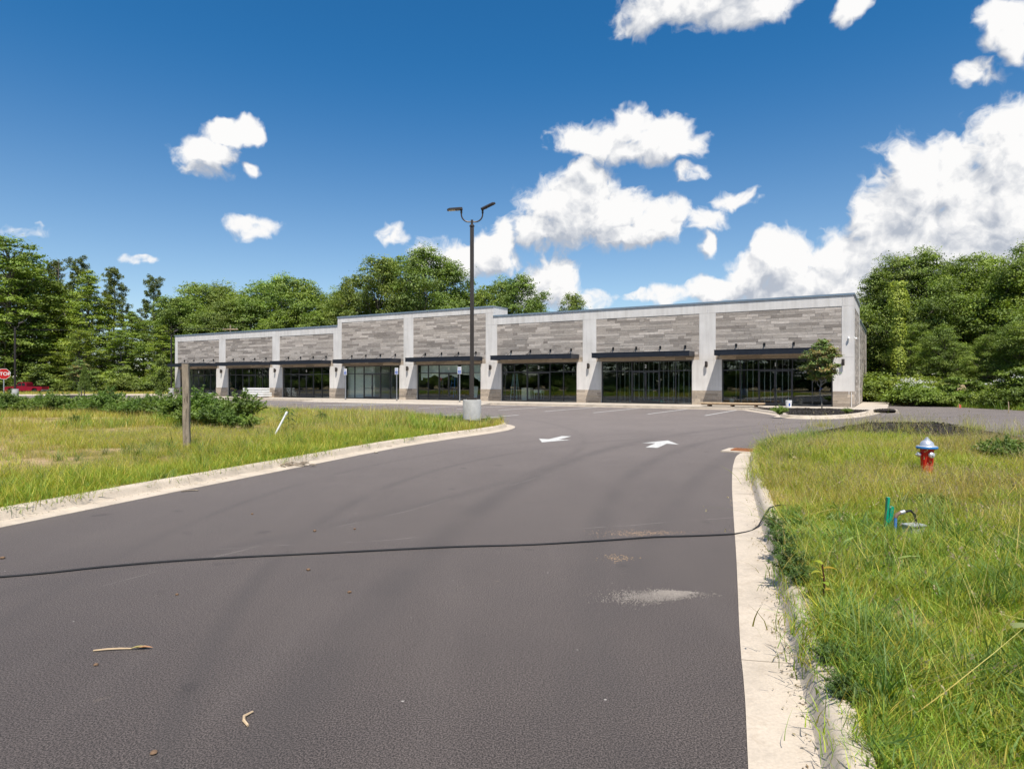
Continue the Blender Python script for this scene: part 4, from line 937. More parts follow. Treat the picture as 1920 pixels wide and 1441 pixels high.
# wood on the far side of the road behind the viewpoint (seen mirrored in the shop windows)
rs = np.random.RandomState(15); arc = smooth_path([(10, -52), (-15, -44), (-45, -35), (-95, -15), (-116, 20), (-124, 62), (-150, 80)], 4.2)
for i, (ax, ay) in enumerate(arc):
    plant(['pop_b', 'pop_c', 'pop_a'][i % 3], ax+rs.uniform(-1.5, 1.5), ay+rs.uniform(-2, 2), rs.uniform(14, 20), 'tall tree in the wood across the road, mirrored in the shop windows', 'trees across the road', wide=1.5)
    shrub(['s1', 's2', 's3'][i % 3], ax+rs.uniform(-1, 1)+4, ay+rs.uniform(-1, 1)+4, rs.uniform(1.2, 2.2), 'bush at the foot of the wood across the road, mirrored in the shop windows', 'bushes across the road')

# ------------------------------------------------------------------ young planted trees
SP = tree_proto(31, 4.2, 1.15, 1.45, 30, 18, 24, .11, [(.15, .22, .05), (.13, .20, .045), (.22, .21, .06), (.17, .24, .06), (.34, .26, .10), (.14, .21, .05)], lref=.32, tr=.045, bark='bark2')
tx, ty = g(1541, 765, .24); e = empty('young_maple_tree', (tx, ty, .2)); e.scale = (.86, .86, 1.0); tag(e, 'young tree with reddish-tipped leaves in a mulched kerb island before the shop', 'tree')
link('trunk', SP[0], e); link('crown', SP[1], e); MB().tube([(.0, -.05, 1.18), (-.06, -.08, 1.22), (-.22, -.1, 1.08)], .016, 6).build('tie_ribbon', MAT['blue'], e)
rs = np.random.RandomState(33); m = 5200; z = .5+rs.rand(m)**.75*2.9; rad = (3.5-z)*.27*np.sqrt(rs.rand(m))+.03; a = rs.uniform(0, 6.28, m); C = np.c_[np.cos(a)*rad, np.sin(a)*rad, z-rad*.25]; nr = unit(rs, m)+[0, 0, .5]; nr /= np.linalg.norm(nr, axis=1, keepdims=True)
e = empty('young_conifer', (-46.6, 70.5, .35)); tag(e, 'narrow young conifer in a mulched parking island', 'tree'); MB().tube([(0, 0, -.1), (0, 0, 3.2)], [.05, .01], 6).build('trunk', MAT['bark'], e); link('crown', leaf_mesh('crown', C, nr, rs.uniform(.08, .18, m), np.array(DEEP)[rs.randint(0, 3, m)]*1.3, rs, MAT['leaf'], .35), e)
e = empty('young_tree', (-56.5, 84.5, 0), 1.); e.scale = (1.15,)*3; tag(e, 'thin staked young tree by the far kerb of the lot', 'tree'); link('trunk', SP[0], e); link('crown', SP[1], e); MB().box(.16, .26, -.05, .05, -.1, 1.5).build('stake', MAT['lumber'], e)
shrub('s3', -43.0, 79.4, .62, 'dark sapling beside the left corner of the building', None, 'sapling', 0, 'tree', sz=1.7)
# ------------------------------------------------------------------ parking-lot lamps
def lamp(x, y, z, label, rz=0.):
    e = empty('lamp_post', (x, y, z), rz); tag(e, label, 'lamp post', 'parking lot lamp posts')
    MB().lathe([(.36, -.3), (.362, .0), (.362, .90), (.35, .925), (.0, .925)], 32).build('concrete_base', MAT['base'], e, smooth=True)
    q = MB(); q.bbox(-.20, .20, -.20, .20, .926, 1.01, .02); q.build('base_cover', MAT['bronze'], e)
    q = MB(); q.bbox(-.075, .075, -.075, .075, 1.011, 7.75, .012); q.lathe([(.10, 7.751), (.10, 7.80), (.05, 7.85), (.05, 8.02), (.0, 8.03)], 12); q.box(-.035, .035, -.081, -.0755, 1.55, 1.75); q.build('pole', MAT['bronze'], e)
    for s in (-1, 1):
        pts = [(s*.0, 0, 7.95), (s*.12, 0, 7.94)]+[(s*(.12+.30*math.sin(t)), 0, 8.24-.30*math.cos(t)) for t in [i*math.pi/2/6 for i in range(1, 7)]]+[(s*.42, 0, 8.40)]
        MB().tube(pts, .028, 8).build('arm', MAT['bronze'], e, smooth=True)
        hd = MB(); M_ = Matrix.Translation((s*.42, 0, 8.42)) @ Matrix.Rotation(R(-26 if s > 0 else -4), 4, 'Y') @ (Matrix.Identity(4) if s > 0 else Matrix.Rotation(math.pi, 4, 'Z')) @ Matrix.Rotation(R(28 if s > 0 else 0), 4, 'X')
        prof = [(-.05, -.08), (.04, -.11), (.48, -.11), (.56, -.07), (.56, .07), (.48, .11), (.04, .11), (-.05, .08)]
        hd.prism(prof, .0, .055, M_); hd.prism([(p[0]*.9, p[1]*.8) for p in prof], .0555, .085, M_); h_ = hd.build('lamp_head', MAT['bronze'], e)
        ln = MB(); ln.prism([(.24, -.085), (.50, -.085), (.50, .085), (.24, .085)], -.006, -.0005, M_); ln.build('lens', MAT['lens'], h_)
        sn = MB(); sn.prism([(.12, -.03), (.18, -.03), (.18, .03), (.12, .03)], -.03, -.0005, M_); sn.build('sensor', MAT['white'], h_)
        kn = MB(); kn.tube([(s*.42, 0, 8.28), (s*.42, 0, 8.45)], .04, 10); kn.build('knuckle', MAT['bronze'], e, smooth=True)
lamp(lampx, lampy, .15, 'twin-headed bronze lamp post on a concrete base at the kerb nose', R(0))
lamp((28-960)/F*74, 74, .1, 'twin-headed lamp post on a concrete base before the red pickup', R(70))
lamp((306-960)/F*84, 86, .1, 'twin-headed lamp post on a concrete base near the left corner of the building', R(60))

# ------------------------------------------------------------------ fire hydrant
hx, hy = g(1738, 890, .22); hz_ = RZ(hx, hy)
e = empty('fire_hydrant', (hx, hy, hz_-.05), R(20)); e.scale = (.90, .90, .88); tag(e, 'red fire hydrant with silver bonnet and blue rim in tall grass', 'hydrant')
MB().lathe([(.16, -.05), (.16, .02), (.10, .025), (.10, .12), (.105, .36), (.112, .40), (.112, .55), (.0, .56)], 24).build('barrel', simple('hydrant_red', (.62, .014, .016), .32, 0, .08, 5), e, smooth=True)
MB().lathe([(.168, .552), (.178, .562), (.178, .580), (.165, .592), (.0, .593)], 28).build('flange', simple('hydrant_blue', (.03, .20, .52), .35, 0, .06, 5), e, smooth=True)
for i in range(8): a = i*math.pi/4; MB().lathe([(.0, .535), (.013, .535), (.013, .5515), (0, .5515)], 6, Matrix.Translation((.15*math.cos(a), .15*math.sin(a), 0))).build('bolt', MAT['rust'], e)
sl = simple('hydrant_silver', (.62, .64, .68), .3, .5, .08, 6)
MB().lathe([(.172, .5935), (.165, .602), (.118, .606), (.112, .64), (.095, .675), (.065, .70), (.045, .712), (.042, .735), (.024, .738), (.022, .765), (.0, .768)], 24).build('bonnet', sl, e, smooth=True)
for a, r_, l_ in ((R(-110), .050, .165), (R(160), .043, .185), (R(20), .043, .185)):
    M_ = Matrix.Rotation(a, 4, 'Z') @ Matrix.Translation((0, 0, .44)) @ Matrix.Rotation(R(90), 4, 'Y')
    MB().lathe([(r_*.8, .08), (r_*.8, l_-.055), (0, l_-.054)], 16, M_).build('nozzle', bpy.data.materials['hydrant_red'], e, smooth=True)
    MB().lathe([(r_, l_-.053), (r_*1.06, l_-.045), (r_*1.06, l_-.012), (r_*.8, l_), (r_*.32, l_+.002), (r_*.30, l_+.03), (0, l_+.031)], 16, M_).build('nozzle_cap', sl, e, smooth=True)

# ------------------------------------------------------------------ signs
def octa(r, rot=math.pi/8): return [(r*math.cos(rot+i*math.pi/4), r*math.sin(rot+i*math.pi/4)) for i in range(8)]
sx, sy = (7-960)/F*47, 47.; e = empty('stop_sign', (sx, sy, .1), R(38)); tag(e, 'red octagonal stop sign on a galvanised post above the bushes', 'sign')
MB().box(-.03, .03, -.02, .02, -.3, 2.6).build('post', MAT['galv'], e)
MX = Matrix.Translation((0, -.03, 2.28)) @ Matrix.Rotation(R(90), 4, 'X')
pb = MB().prism(octa(.41), .0, .004, MX).build('plate', MAT['white'], e); MB().prism(octa(.385), .0045, .007, MX).build('face', MAT['red'], pb)
link('lettering', text_mesh('STOP', .33, MAT['white'], .001), pb, (0, -.0385, 2.28), (R(90), 0, 0))
def acc_sign(x, y, label, van=False):
    e = empty('parking_sign', (x, y, .05), RZB); tag(e, label, 'sign', 'accessible parking signs')
    MB().tube([(0, 0, -.2), (0, 0, 3.0)], .035, 10).build('post', MAT['galv'], e, smooth=True); MB().lathe([(.09, -.1), (.09, .14), (.05, .16), (0, .161)], 12).build('post_sleeve', MAT['bronze'], e, smooth=True)
    pb = MB().bbox(-.19, .19, -.05, -.038, 2.42, 3.02, .004).build('plate', MAT['white'], e)
    b = MB().box(-.14, .14, -.0545, -.0505, 2.46, 2.74).build('symbol_panel', MAT['blue'], pb)
    s = MB(); y0, y1 = -.0565, -.055
    s.lathe([(0, 0), (.022, 0), (.022, .0015), (0, .0015)], 12, Matrix.Translation((-.02, y1, 2.70)) @ Matrix.Rotation(R(90), 4, 'X'))
    s.box(-.035, -.008, y0, y1, 2.59, 2.67); s.box(-.007, .045, y0, y1, 2.60, 2.62); s.box(.046, .066, y0, y1, 2.51, 2.62)
    for i in range(14):
        a0, a1 = R(100+i*17), R(100+(i+1)*17); c = (-.012, 2.555)
        s.add([(c[0]+r*math.cos(a), y0, c[1]+r*math.sin(a)) for a, r in ((a0, .055), (a1, .055), (a1, .075), (a0, .075))], [(0, 1, 2, 3)])
    s.build('symbol', MAT['white'], pb)
    m2 = text_mesh('RESERVED', .07, MAT['blue'], .001); link('lettering', m2, pb, (0, -.052, 2.92), (R(90), 0, 0)); link('lettering', text_mesh('PARKING', .07, MAT['blue'], .001), pb, (0, -.052, 2.82), (R(90), 0, 0))
for px, py, nm in ((648, 750.5, 'left of the lit white unit'), (744, 752.5, 'at the right side of the lit white unit'), (862, 755, 'before the window with hanging plastic')):
    x, y = g(px, py, .06); acc_sign(x, y, 'blue and white accessible parking sign '+nm)

# ------------------------------------------------------------------ wooden post, leaning pipe
x, y = g(351, 850, .22); e = empty('wooden_post', (x, y, LZ(x, y)), R(12)); tag(e, 'weathered round-edged wooden post standing in the left verge', 'post')
q = MB(); n = 12; rs = np.random.RandomState(2)

for i in range(10):
    w_ = .068+rs.uniform(-.003, .003); z_ = -.3+2.13*i/9; c_ = (.004*math.sin(i*1.3)-.003*i, .004*math.cos(i))
    q.v += [(c_[0]+sx_*w_*k_, c_[1]+sy_*w_*j_, z_) for sx_, sy_, k_, j_ in ((-1, -1, .8, 1), (1, -1, .8, 1), (1, -1, 1, .8), (1, 1, 1, .8), (1, 1, .8, 1), (-1, 1, .8, 1), (-1, 1, 1, .8), (-1, -1, 1, .8))]; q.c += [(1, 1, 1)]*8
    if i: q.f += [((i-1)*8+k_, (i-1)*8+(k_+1) % 8, i*8+(k_+1) % 8, i*8+k_) for k_ in range(8)]
q.f += [tuple(range(72, 80))]; q.build('shaft', MAT['wood'], e)
for i in range(5): a = rs.uniform(-.04, .04); z = rs.uniform(.5, 1.5); MB().box(a-.002, a+.002, -.0775, -.06, z, z+rs.uniform(.08, .22)).build('crack', MAT['black'], e)
x, y = g(510, 822, .22); zb = LZ(x, y); e = empty('leaning_pipe', (x, y, zb)); tag(e, 'white plastic pipe leaning in the tall grass of the left verge', 'pipe')
q = MB(); q.tube([(0, 0, -.1), (.36, .12, .66)], .028, 12, False); q.tube([(.36, .12, .66), (.0, 0, -.1)], .022, 12, False); q.build('pipe', MAT['white'], e, smooth=True)
MB().tube([(.335, .112, .60), (.372, .124, .685)], .034, 12).build('coupling', MAT['white'], e, smooth=True)
# broad lobed-leaf weed behind the pipe
def strap_leaf(mb, base, d, L_, w, up, col, n=6, fold=.25):
    d = Vector((*d, 0)).normalized(); a = Vector((-d.y, d.x, 0)); vs = []; mb.col = col
    for i in range(n+1):
        t = i/n; p = Vector(base)+d*(L_*t)+Vector((0, 0, up*L_*(t-t*t*1.25))); ww = w*math.sin(math.pi*min(1, .08+t*.92))**.8
        vs += [p-a*ww+Vector((0, 0, ww*fold)), p, p+a*ww+Vector((0, 0, ww*fold))]
    fs = []
    for i in range(n): b = i*3; fs += [(b, b+1, b+4, b+3), (b+1, b+2, b+5, b+4)]
    mb.add(vs, fs)
def rosette(name, x, y, z, label, cat, nl, L_, w, cols, stem=.0, up=.7, seed=0, stemcol=(.1, .14, .04)):
    rs = random.Random(seed); e = empty(name, (x, y, z)); tag(e, label, cat)
    if stem: q = MB(); q.col = stemcol; q.tube([(0, 0, -.05), (.02, .01, stem*.5), (0, 0, stem)], [.010, .008, .005], 6); q.build('stem', MAT['weed'], e, color=True)
    for i in range(nl):
        a = i*2.4+rs.uniform(-.4, .4); t = i/max(1, nl-1); zz = stem*(.35+.65*t) if stem else .02; q = MB(); l = L_*rs.uniform(.7, 1.15)
        strap_leaf(q, (0, 0, zz), (math.cos(a), math.sin(a)), l, w*rs.uniform(.8, 1.15), up*rs.uniform(.6, 1.4), tuple(c*rs.uniform(.8, 1.2) for c in rs.choice(cols))); q.build('leaf', MAT['weed'], e, smooth=True, color=True)
    return e
WG = [(.10, .17, .03), (.08, .14, .025)]
x, y = g(540, 815, .22); rosette('broadleaf_weed', x, y, LZ(x, y), 'tall weed with long drooping leaves above the leaning pipe', 'weed', 16, .34, .035, [(.06, .12, .03), (.05, .10, .03)], stem=.72, up=.5, seed=4)
x, y = g(1542, 1118, .20); rosette('yellowing_weed', x, y, RZ(x, y), 'weed with large yellow leaves near the kerb', 'weed', 7, .10, .026, [(.36, .33, .03), (.26, .30, .04), (.40, .30, .04)], stem=.30, up=.4, seed=5, stemcol=(.16, .07, .03))
x, y = g(1660, 1500, .24); rosette('broadleaf_weed', x, y, RZ(x, y)-.01, 'low weed with broad bright green leaves at the edge of the kerb', 'weed', 8, .24, .05, [(.13, .22, .02), (.10, .19, .02)], stem=.12, up=1.0, seed=6)

# ------------------------------------------------------------------ water riser, stake, hose and meter box in the right verge
x, y = g(1664, 975, .28); z = RZ(x, y); q = MB(); q.col = (1, 1, 1)
e = empty('marker_stake', (x, y, z), R(-14)); tag(e, 'split green plastic marker stake in the right verge', 'stake'); gm = simple('green_plastic', (.0, .32, .19), .45, 0, .08, 6)
MB().prism([(-.028, -.03), (.0, -.012), (-.002, .03), (-.03, .03)], -.15, .34, Matrix.Rotation(R(4), 4, 'Y')).build('tall_half', gm, e); MB().prism([(.002, -.012), (.034, -.02), (.03, .028), (.003, .03)], -.15, .25, Matrix.Rotation(R(6), 4, 'Y')).build('short_half', gm, e)
x, y = g(1678, 982, .28); z = RZ(x, y); e = empty('irrigation_riser', (x, y, z)); tag(e, 'blue pipe riser with a black hose looping back to the ground', 'pipe')
MB().tube([(0, 0, -.1), (.006, 0, .17)], .015, 10).build('riser', simple('blue_pipe', (.06, .20, .52), .4), e, smooth=True)
MB().tube([(.006, 0, .168), (.02, 0, .20), (.06, 0, .222)], [.017, .019, .018], 10).build('elbow', simple('brown_fitting', (.20, .13, .09), .5), e, smooth=True)
MB().tube([(.055, 0, .221), (.10, 0, .232)], .02, 10).build('clamp', MAT['galv'], e, smooth=True)
MB().tube([(.10, 0, .232), (.17, .01, .24), (.215, .02, .20), (.23, .02, .13), (.21, .0, .06), (.15, -.03, .0), (.06, -.07, -.02)], .013, 8).build('hose', MAT['black'], e, smooth=True)
x, y = g(1713, 988, .27); z = RZ(x, y); e = empty('meter_box', (x, y, z), R(15)); tag(e, 'small grey utility box half hidden in the grass', 'box'); gp_ = simple('grey_plastic', (.33, .35, .36), .6)
MB().bbox(-.09, .09, -.06, .06, -.12, .10, .01).build('body', gp_, e); MB().bbox(-.10, .10, -.07, .07, .101, .118, .004).build('lid', gp_, e)

# ------------------------------------------------------------------ cable over the drive
cp_ = [(-9.0, 4.9), (-6.6, 5.25), (-4.59, 5.8), (-3.84, 6.12), (-2.97, 6.40), (-1.44, 6.70), (-.6, 6.86), (.23, 6.96), (1.13, 7.16), (1.6, 7.29), (2.06, 7.35), (2.57, 7.45), (2.83, 7.62)]
sp_ = smooth_path(cp_, .15); pts = [(x_, y_, 0.0105+.004*abs(math.sin(i*.21))) for i, (x_, y_) in enumerate(sp_)]
pts += [(2.95, 7.74, .04), (3.06, 7.86, .13), (3.18, 7.98, .21), (3.32, 8.08, .22), (3.5, 8.2, .20)]
tag(MB().tube(pts, .0092, 8).build('black_cable', MAT['black'], smooth=True), 'black cable lying across the asphalt drive from kerb to kerb', 'cable')

# ------------------------------------------------------------------ building-site leftovers on the pavement
MAT['dark_wood'] = simple('dark_brown_wood', (.10, .065, .04), .9, 0, .3, 6)  # dark brown wood for the bearers and stringers under the planks
def lumber_stack(x, y, z, rz, L_, w, rows, t, label, mat, bear='lumber', name='board_stack', stag=.12, seed=0, bw=.2):
    r = random.Random(seed); e = empty(name, (x, y, z), rz); tag(e, label, 'stack')
    for i in range(3): bx = (-.38+.38*i)*L_; MB().box(bx-.05, bx+.05, -w/2, w/2, .0, .11).build('bearer', MAT[bear], e)
    zz = .112
    if rows == 1:
        for yy in (-w/2+.03, 0, w/2-.03): MB().box(-L_/2+.02, L_/2-.02, yy-.025, yy+.025, .111, .19).build('stringer', MAT['dark_wood'], e)
        zz = .192
    for i in range(rows):
        n = max(1, int(w/bw)); 
        for j in range(n):
            o = r.uniform(-stag, stag); yy = -w/2+w*(j+.5)/n; MB().box(-L_/2+o, L_/2+o, yy-w/n/2+.006, yy+w/n/2-.006, zz, zz+t-.006).build('board', mat, e)
        zz += t
        if rows > 2 and i < rows-1:
            for bx in (-.35, 0, .35): MB().box(bx*L_-.04, bx*L_+.04, -w/2, w/2, zz, zz+.05).build('spacer', MAT['lumber'], e)
            zz += .052
p = fac(57.1, 1.5, .15); lumber_stack(p[0], p[1], .152, RZB, 3.0, 1.1, 4, .19, 'stack of white boards on a pallet before the third unit window', MAT['white'], seed=2, stag=.18, bw=1.0)
p = fac(7.0, 3.1, .15); lumber_stack(p[0], p[1], .152, RZB+R(3), 3.9, 1.2, 1, .07, 'low pallet of loose planks on the sidewalk by the end unit', MAT['lumber'], bear='dark_wood', name='plank_pallet', seed=3)
def bucket(x, y, z, label, col, r=.15, h=.37):
    e = empty('bucket', (x, y, z)); tag(e, label, 'bucket'); mt = simple('bucket_plastic', col, .45, 0, .05, 3)
    MB().lathe([(.0, .0), (r*.86, .0), (r, h*.86), (r*1.05, h*.865), (r*1.05, h*.92), (r, h*.925), (r*1.02, h), (r*.95, h), (r*.82, .02), (0, .021)], 20).build('tub', mt, e, smooth=True)
    MB().tube([(math.cos(a)*r*1.04, -.03-math.sin(a)*.04, h*.86-math.sin(a)*.16) for a in [math.pi*i/8 for i in range(9)]], .005, 6).build('handle', MAT['galv'], e); return e
p = fac(3.6, 2.6, .15); b_ = bucket(p[0], p[1], .152, 'white plastic bucket on the sidewalk before the end unit', (.78, .78, .78), .19, .46); MB().box(-.07, .02, -.187, -.176, .10, .27).build('paper_label', MAT['blue'], b_)
p = fac(66.0, 1.0, .15); bucket(p[0], p[1], .152, 'grey bucket at the foot of the leftmost pier', (.42, .43, .44), .24, .42)
p = bpt(gl_(0)+.5, .9); bucket(p[0], p[1], .155, 'grey bucket standing inside the end unit behind the glass', (.5, .55, .55), .17, .42)

# ------------------------------------------------------------------ red pickup on the street
def pickup(x, y, z, rz):
    e = empty('pickup_truck', (x, y, z), rz); tag(e, 'red extended-cab pickup truck parked on the street before the wood', 'truck')
    pm = simple('red_paint', (.26, .010, .028), .3, .1, .06, 2); dk = MAT['black']; gs = simple('car_glass', (.02, .028, .03), .08, 0, .1, 2, 1)
    MXZ = Matrix.Rotation(R(90), 4, 'X')
    def side(poly, w0, w1): return MB().prism(poly, w0, w1, MXZ)          # poly in (x,z), extruded over y
    body = [(-2.75, .55), (-2.78, .95), (-2.62, 1.06), (-1.35, 1.14), (.45, 1.16), (.45, 1.10), (2.72, 1.12), (2.76, .62), (2.70, .48), (2.15, .46), (2.08, .74), (1.90, .88), (1.55, .88), (1.36, .74), (1.28, .44), (-1.42, .44), (-1.50, .74), (-1.68, .88), (-2.03, .88), (-2.22, .74), (-2.30, .46), (-2.70, .46)]
    side(body, -.93, .93).build('body', pm, e, smooth=False)
    cab = [(-1.25, 1.13), (-.62, 1.72), (-.4, 1.78), (.32, 1.78), (.46, 1.70), (.52, 1.14)]
    c = side(cab, -.80, .80).build('cab', pm, e)
    for s in (-1, 1):
        yy = s*.803
        for poly in ([(-1.02, 1.20), (-.58, 1.64), (-.30, 1.66), (-.28, 1.20)], [(-.20, 1.20), (-.20, 1.66), (.22, 1.66), (.30, 1.20)]):
            MB().prism(poly, min(yy, yy+s*.006), max(yy, yy+s*.006), MXZ).build('window', gs, c)
    q = MB(); q.add([(-1.235, -.72, 1.16), (-1.235, .72, 1.16), (-.655, .66, 1.70), (-.655, -.66, 1.70)], [(0, 1, 2, 3)]); o = q.build('windscreen', gs, c); o.location.x = -.012
    MB().box(.55, 2.62, -.78, .78, 1.121, 1.126).build('bed_liner', dk, e); 
    for s in (-1, 1): MB().box(.55, 2.70, s*.90-.03, s*.90+.03, 1.12, 1.15).build('bed_rail', dk, e)
    for wx in (-1.86, 1.72):
        for s in (-1, 1):
            M_ = Matrix.Translation((wx, s*.80, .36)) @ Matrix.Rotation(R(90*s), 4, 'X')
            w_ = MB().lathe([(.0, -.11), (.33, -.11), (.36, -.07), (.36, .07), (.33, .11), (.22, .105), (.21, .06), (0, .06)], 24, M_).build('wheel', dk, e, smooth=True)
            MB().lathe([(.0, .062), (.205, .062), (.20, .095), (.08, .085), (.06, .11), (0, .11)], 12, M_).build('rim', MAT['galv'], w_, smooth=True)
    MB().box(-2.86, -2.76, -.88, .88, .46, .68).build('front_bumper', MAT['galv'], e); MB().box(2.77, 2.90, -.88, .88, .46, .64).build('rear_bumper', MAT['galv'], e)
    for s in (-1, 1):
        MB().box(-2.79, -2.70, s*.72-.16, s*.72+.16, .78, .94).build('headlight', MAT['lens'], e); MB().box(2.70, 2.79, s*.86-.06, s*.86+.06, .75, 1.05).build('tail_light', MAT['red'], e)
        MB().box(-1.08, -.92, s*.95-.10, s*.95+.10, 1.15, 1.30).build('mirror', dk, e)
pickup((50-960)/F*101.5, 101.5, 0.03, R(4))

# ------------------------------------------------------------------ utility line behind the building
e = empty('utility_pole', ((432-960)/F*112, 112, 0), R(10)); tag(e, 'wooden utility pole with a pale crossarm rising behind the left wing', 'pole')
MB().tube([(0, 0, -.3), (0, 0, 11.7)], [.17, .12], 10).build('shaft', MAT['wood'], e, smooth=True); MB().box(-1.25, 1.25, -.16, -.05, 10.9, 11.05).build('crossarm', MAT['lumber'], e)
for sx_ in (-1.1, -.45, .45, 1.1): MB().lathe([(.05, 11.051), (.06, 11.09), (.03, 11.13), (.05, 11.17), (0, 11.2)], 10, Matrix.Translation((sx_, -.1, 0))).build('insulator', MAT['galv'], e)
def wire(p, q, sag, label):
    pts = [Vector(p).lerp(Vector(q), i/24)-Vector((0, 0, sag*4*(i/24)*(1-i/24))) for i in range(25)]
    o = MB().tube([v-Vector(p) for v in pts], .022, 5).build('utility_wire', MAT['black'], None, p); tag(o, label, 'wire', 'overhead wires')
px0 = (432-960)/F*112
for dx, z, z2 in ((-1.1, 11.15, 11.6), (.45, 11.15, 11.7), (1.1, 11.15, 11.8)): wire((px0+dx, 111.9, z), (-125, 97, z2), 1.0, 'thin black power line strung from the utility pole before the wood')
wire((px0, 111.8, 7.0), (-125, 97, 7.6), 1.0, 'lowest black cable strung from the utility pole before the wood')

# ------------------------------------------------------------------ debris on the drive
def stick(px, py, px2, py2, r, label, mat, name='stick', kink=0):
    a, b = Vector((*g(px, py), 0)), Vector((*g(px2, py2), 0)); m_ = (a+b)/2; d = b-a; s = Vector((-d.y, d.x, 0)).normalized()*d.length*kink
    tag(MB().tube([a-m_+Vector((0, 0, r)), (a-m_)*.3+s*.8+Vector((0, 0, r*1.4)), (b-m_)*.35+s+Vector((0, 0, r*1.3)), b-m_+Vector((0, 0, r))], [r*.8, r, r, r*.7], 6).build(name, mat, None, m_), label, 'stick')
stick(175, 1221, 248, 1217, .007, 'straight pale twig lying on the asphalt beside dry leaf', MAT['lumber'], 'twig', .02)
stick(465, 1362, 474, 1336, .008, 'pale bent twig lying alone on the asphalt', MAT['lumber'], 'twig', .25)
stick(340, 922, 372, 920, .012, 'dark twig on the asphalt beside the left gutter', MAT['wood'], 'twig', .1)
stick(700, 842, 735, 838, .02, 'brown stick lying along the left gutter', MAT['wood'], 'stick', .1)
def dry_leaf(px, py, L_, label, rz=0.2, seed=1, col=(.42, .30, .16)):
    x, y = g(px, py); q = MB(); rs = random.Random(seed)
    for i in range(5): a = rz+rs.uniform(-.5, .5); strap_leaf(q, (rs.uniform(-.03, .03), rs.uniform(-.02, .02), .012), (math.cos(a), math.sin(a)), L_*rs.uniform(.5, 1), L_*.10, .12, tuple(c*rs.uniform(.8, 1.2) for c in col), 6, .5)
    tag(q.build('dry_leaf', MAT['weed'], None, (x-.05, y, 0), color=True), label, 'leaf')
dry_leaf(270, 1216, .10, 'crumpled tan dry leaf on the asphalt beside a twig', .2, 1)
def pebble(px, py, r, label, mat, seed):
    x, y = g(px, py); rs = np.random.RandomState(seed); bm = bmesh.new(); bmesh.ops.create_icosphere(bm, subdivisions=2, radius=r)
    for v in bm.verts: v.co *= rs.uniform(.85, 1.15); v.co.z *= .6
    me = bpy.data.meshes.new('clod'); bm.to_mesh(me); bm.free(); me.materials.append(mat); tag(link('clod', me, None, (x, y, r*.5)), label, 'clod', 'clods on the drive')
clod = simple('dry_clod', (.16, .10, .06), .95, 0, .3, 40)
for i, (px, py, r) in enumerate([(5, 1047, .022), (590, 996, .02), (665, 992, .016), (578, 1069, .02), (655, 1111, .018), (332, 1115, .014), (288, 1413, .016), (180, 1247, .014), (473, 964, .018)]): pebble(px, py, r, 'small brown clod lying on the asphalt drive', clod, i)
for i, (px, py, r) in enumerate([(661, 846, .09), (705, 849, .05)]): pebble(px, py, r, 'pale stone lying in the left gutter', MAT['kerb'], 40+i)
rs = random.Random(8); tx_, ty_ = g(553, 874); e = empty('twig_pile', (tx_, ty_, .02), 0); tag(e, 'small heap of brown twigs and bark in the left gutter', 'twigs')
for i in range(34): a = rs.uniform(0, 6.28); p = Vector((rs.gauss(0, .22), rs.gauss(0, .10), rs.uniform(.0, .06))); d = Vector((math.cos(a), math.sin(a)*.6, rs.uniform(-.1, .1)))*rs.uniform(.05, .14); MB().tube([p-d, p, p+d], [.008, .012, .006], 5).build('twig', MAT['wood'], e)
# loose sand and clay spilled on the asphalt
def spill(px, py, rx, ry, n, col, label, seed, rz=.2):
    x, y = g(px, py); rs = np.random.RandomState(seed); P = rs.normal(size=(n, 2)); P[:, 0] = P[:, 0]*rx; P[:, 1] = P[:, 1]*ry*(1-.5*np.clip(P[:, 0]/rx/2, -1, 1)); c, s = math.cos(rz), math.sin(rz); P = P @ np.array([[c, s], [-s, c]])
    sz = rs.uniform(.002, .0055, n); V = np.empty((n, 5, 3)); o = np.array([(-1, -1, 0), (1, -1, 0), (1, 1, 0), (-1, 1, 0), (0, 0, 1.0)])
    V = np.c_[P, np.full(n, .0012)][:, None, :]+o[None]*sz[:, None, None]; Q = (np.array([(0, 1, 4), (1, 2, 4), (2, 3, 4), (3, 0, 4)])[None]+np.arange(n)[:, None, None]*5).reshape(-1, 3)
    me = np_mesh('spilled_sand', V.reshape(-1, 3), Q, simple('loose_sand', col, .95, 0, .2, 60)); tag(link('spilled_sand', me, None, (x, y, 0)), label, 'sand', None, 'stuff')
spill(1262, 1112, .075, .035, 2600, (.23, .203, .175), 'patch of pale sand spilled on the drive', 1, .12); spill(1225, 1118, .19, .07, 2200, (.19, .168, .148), 'thin scatter of pale sand round the patch on the drive', 4, .12)
spill(1205, 999, .26, .07, 500, (.28, .20, .14), 'streak of orange clay dust beside the black cable', 2, .1)
spill(1160, 1046, .08, .06, 130, (.30, .21, .13), 'small orange clay smear on the drive below the cable', 3, .0)

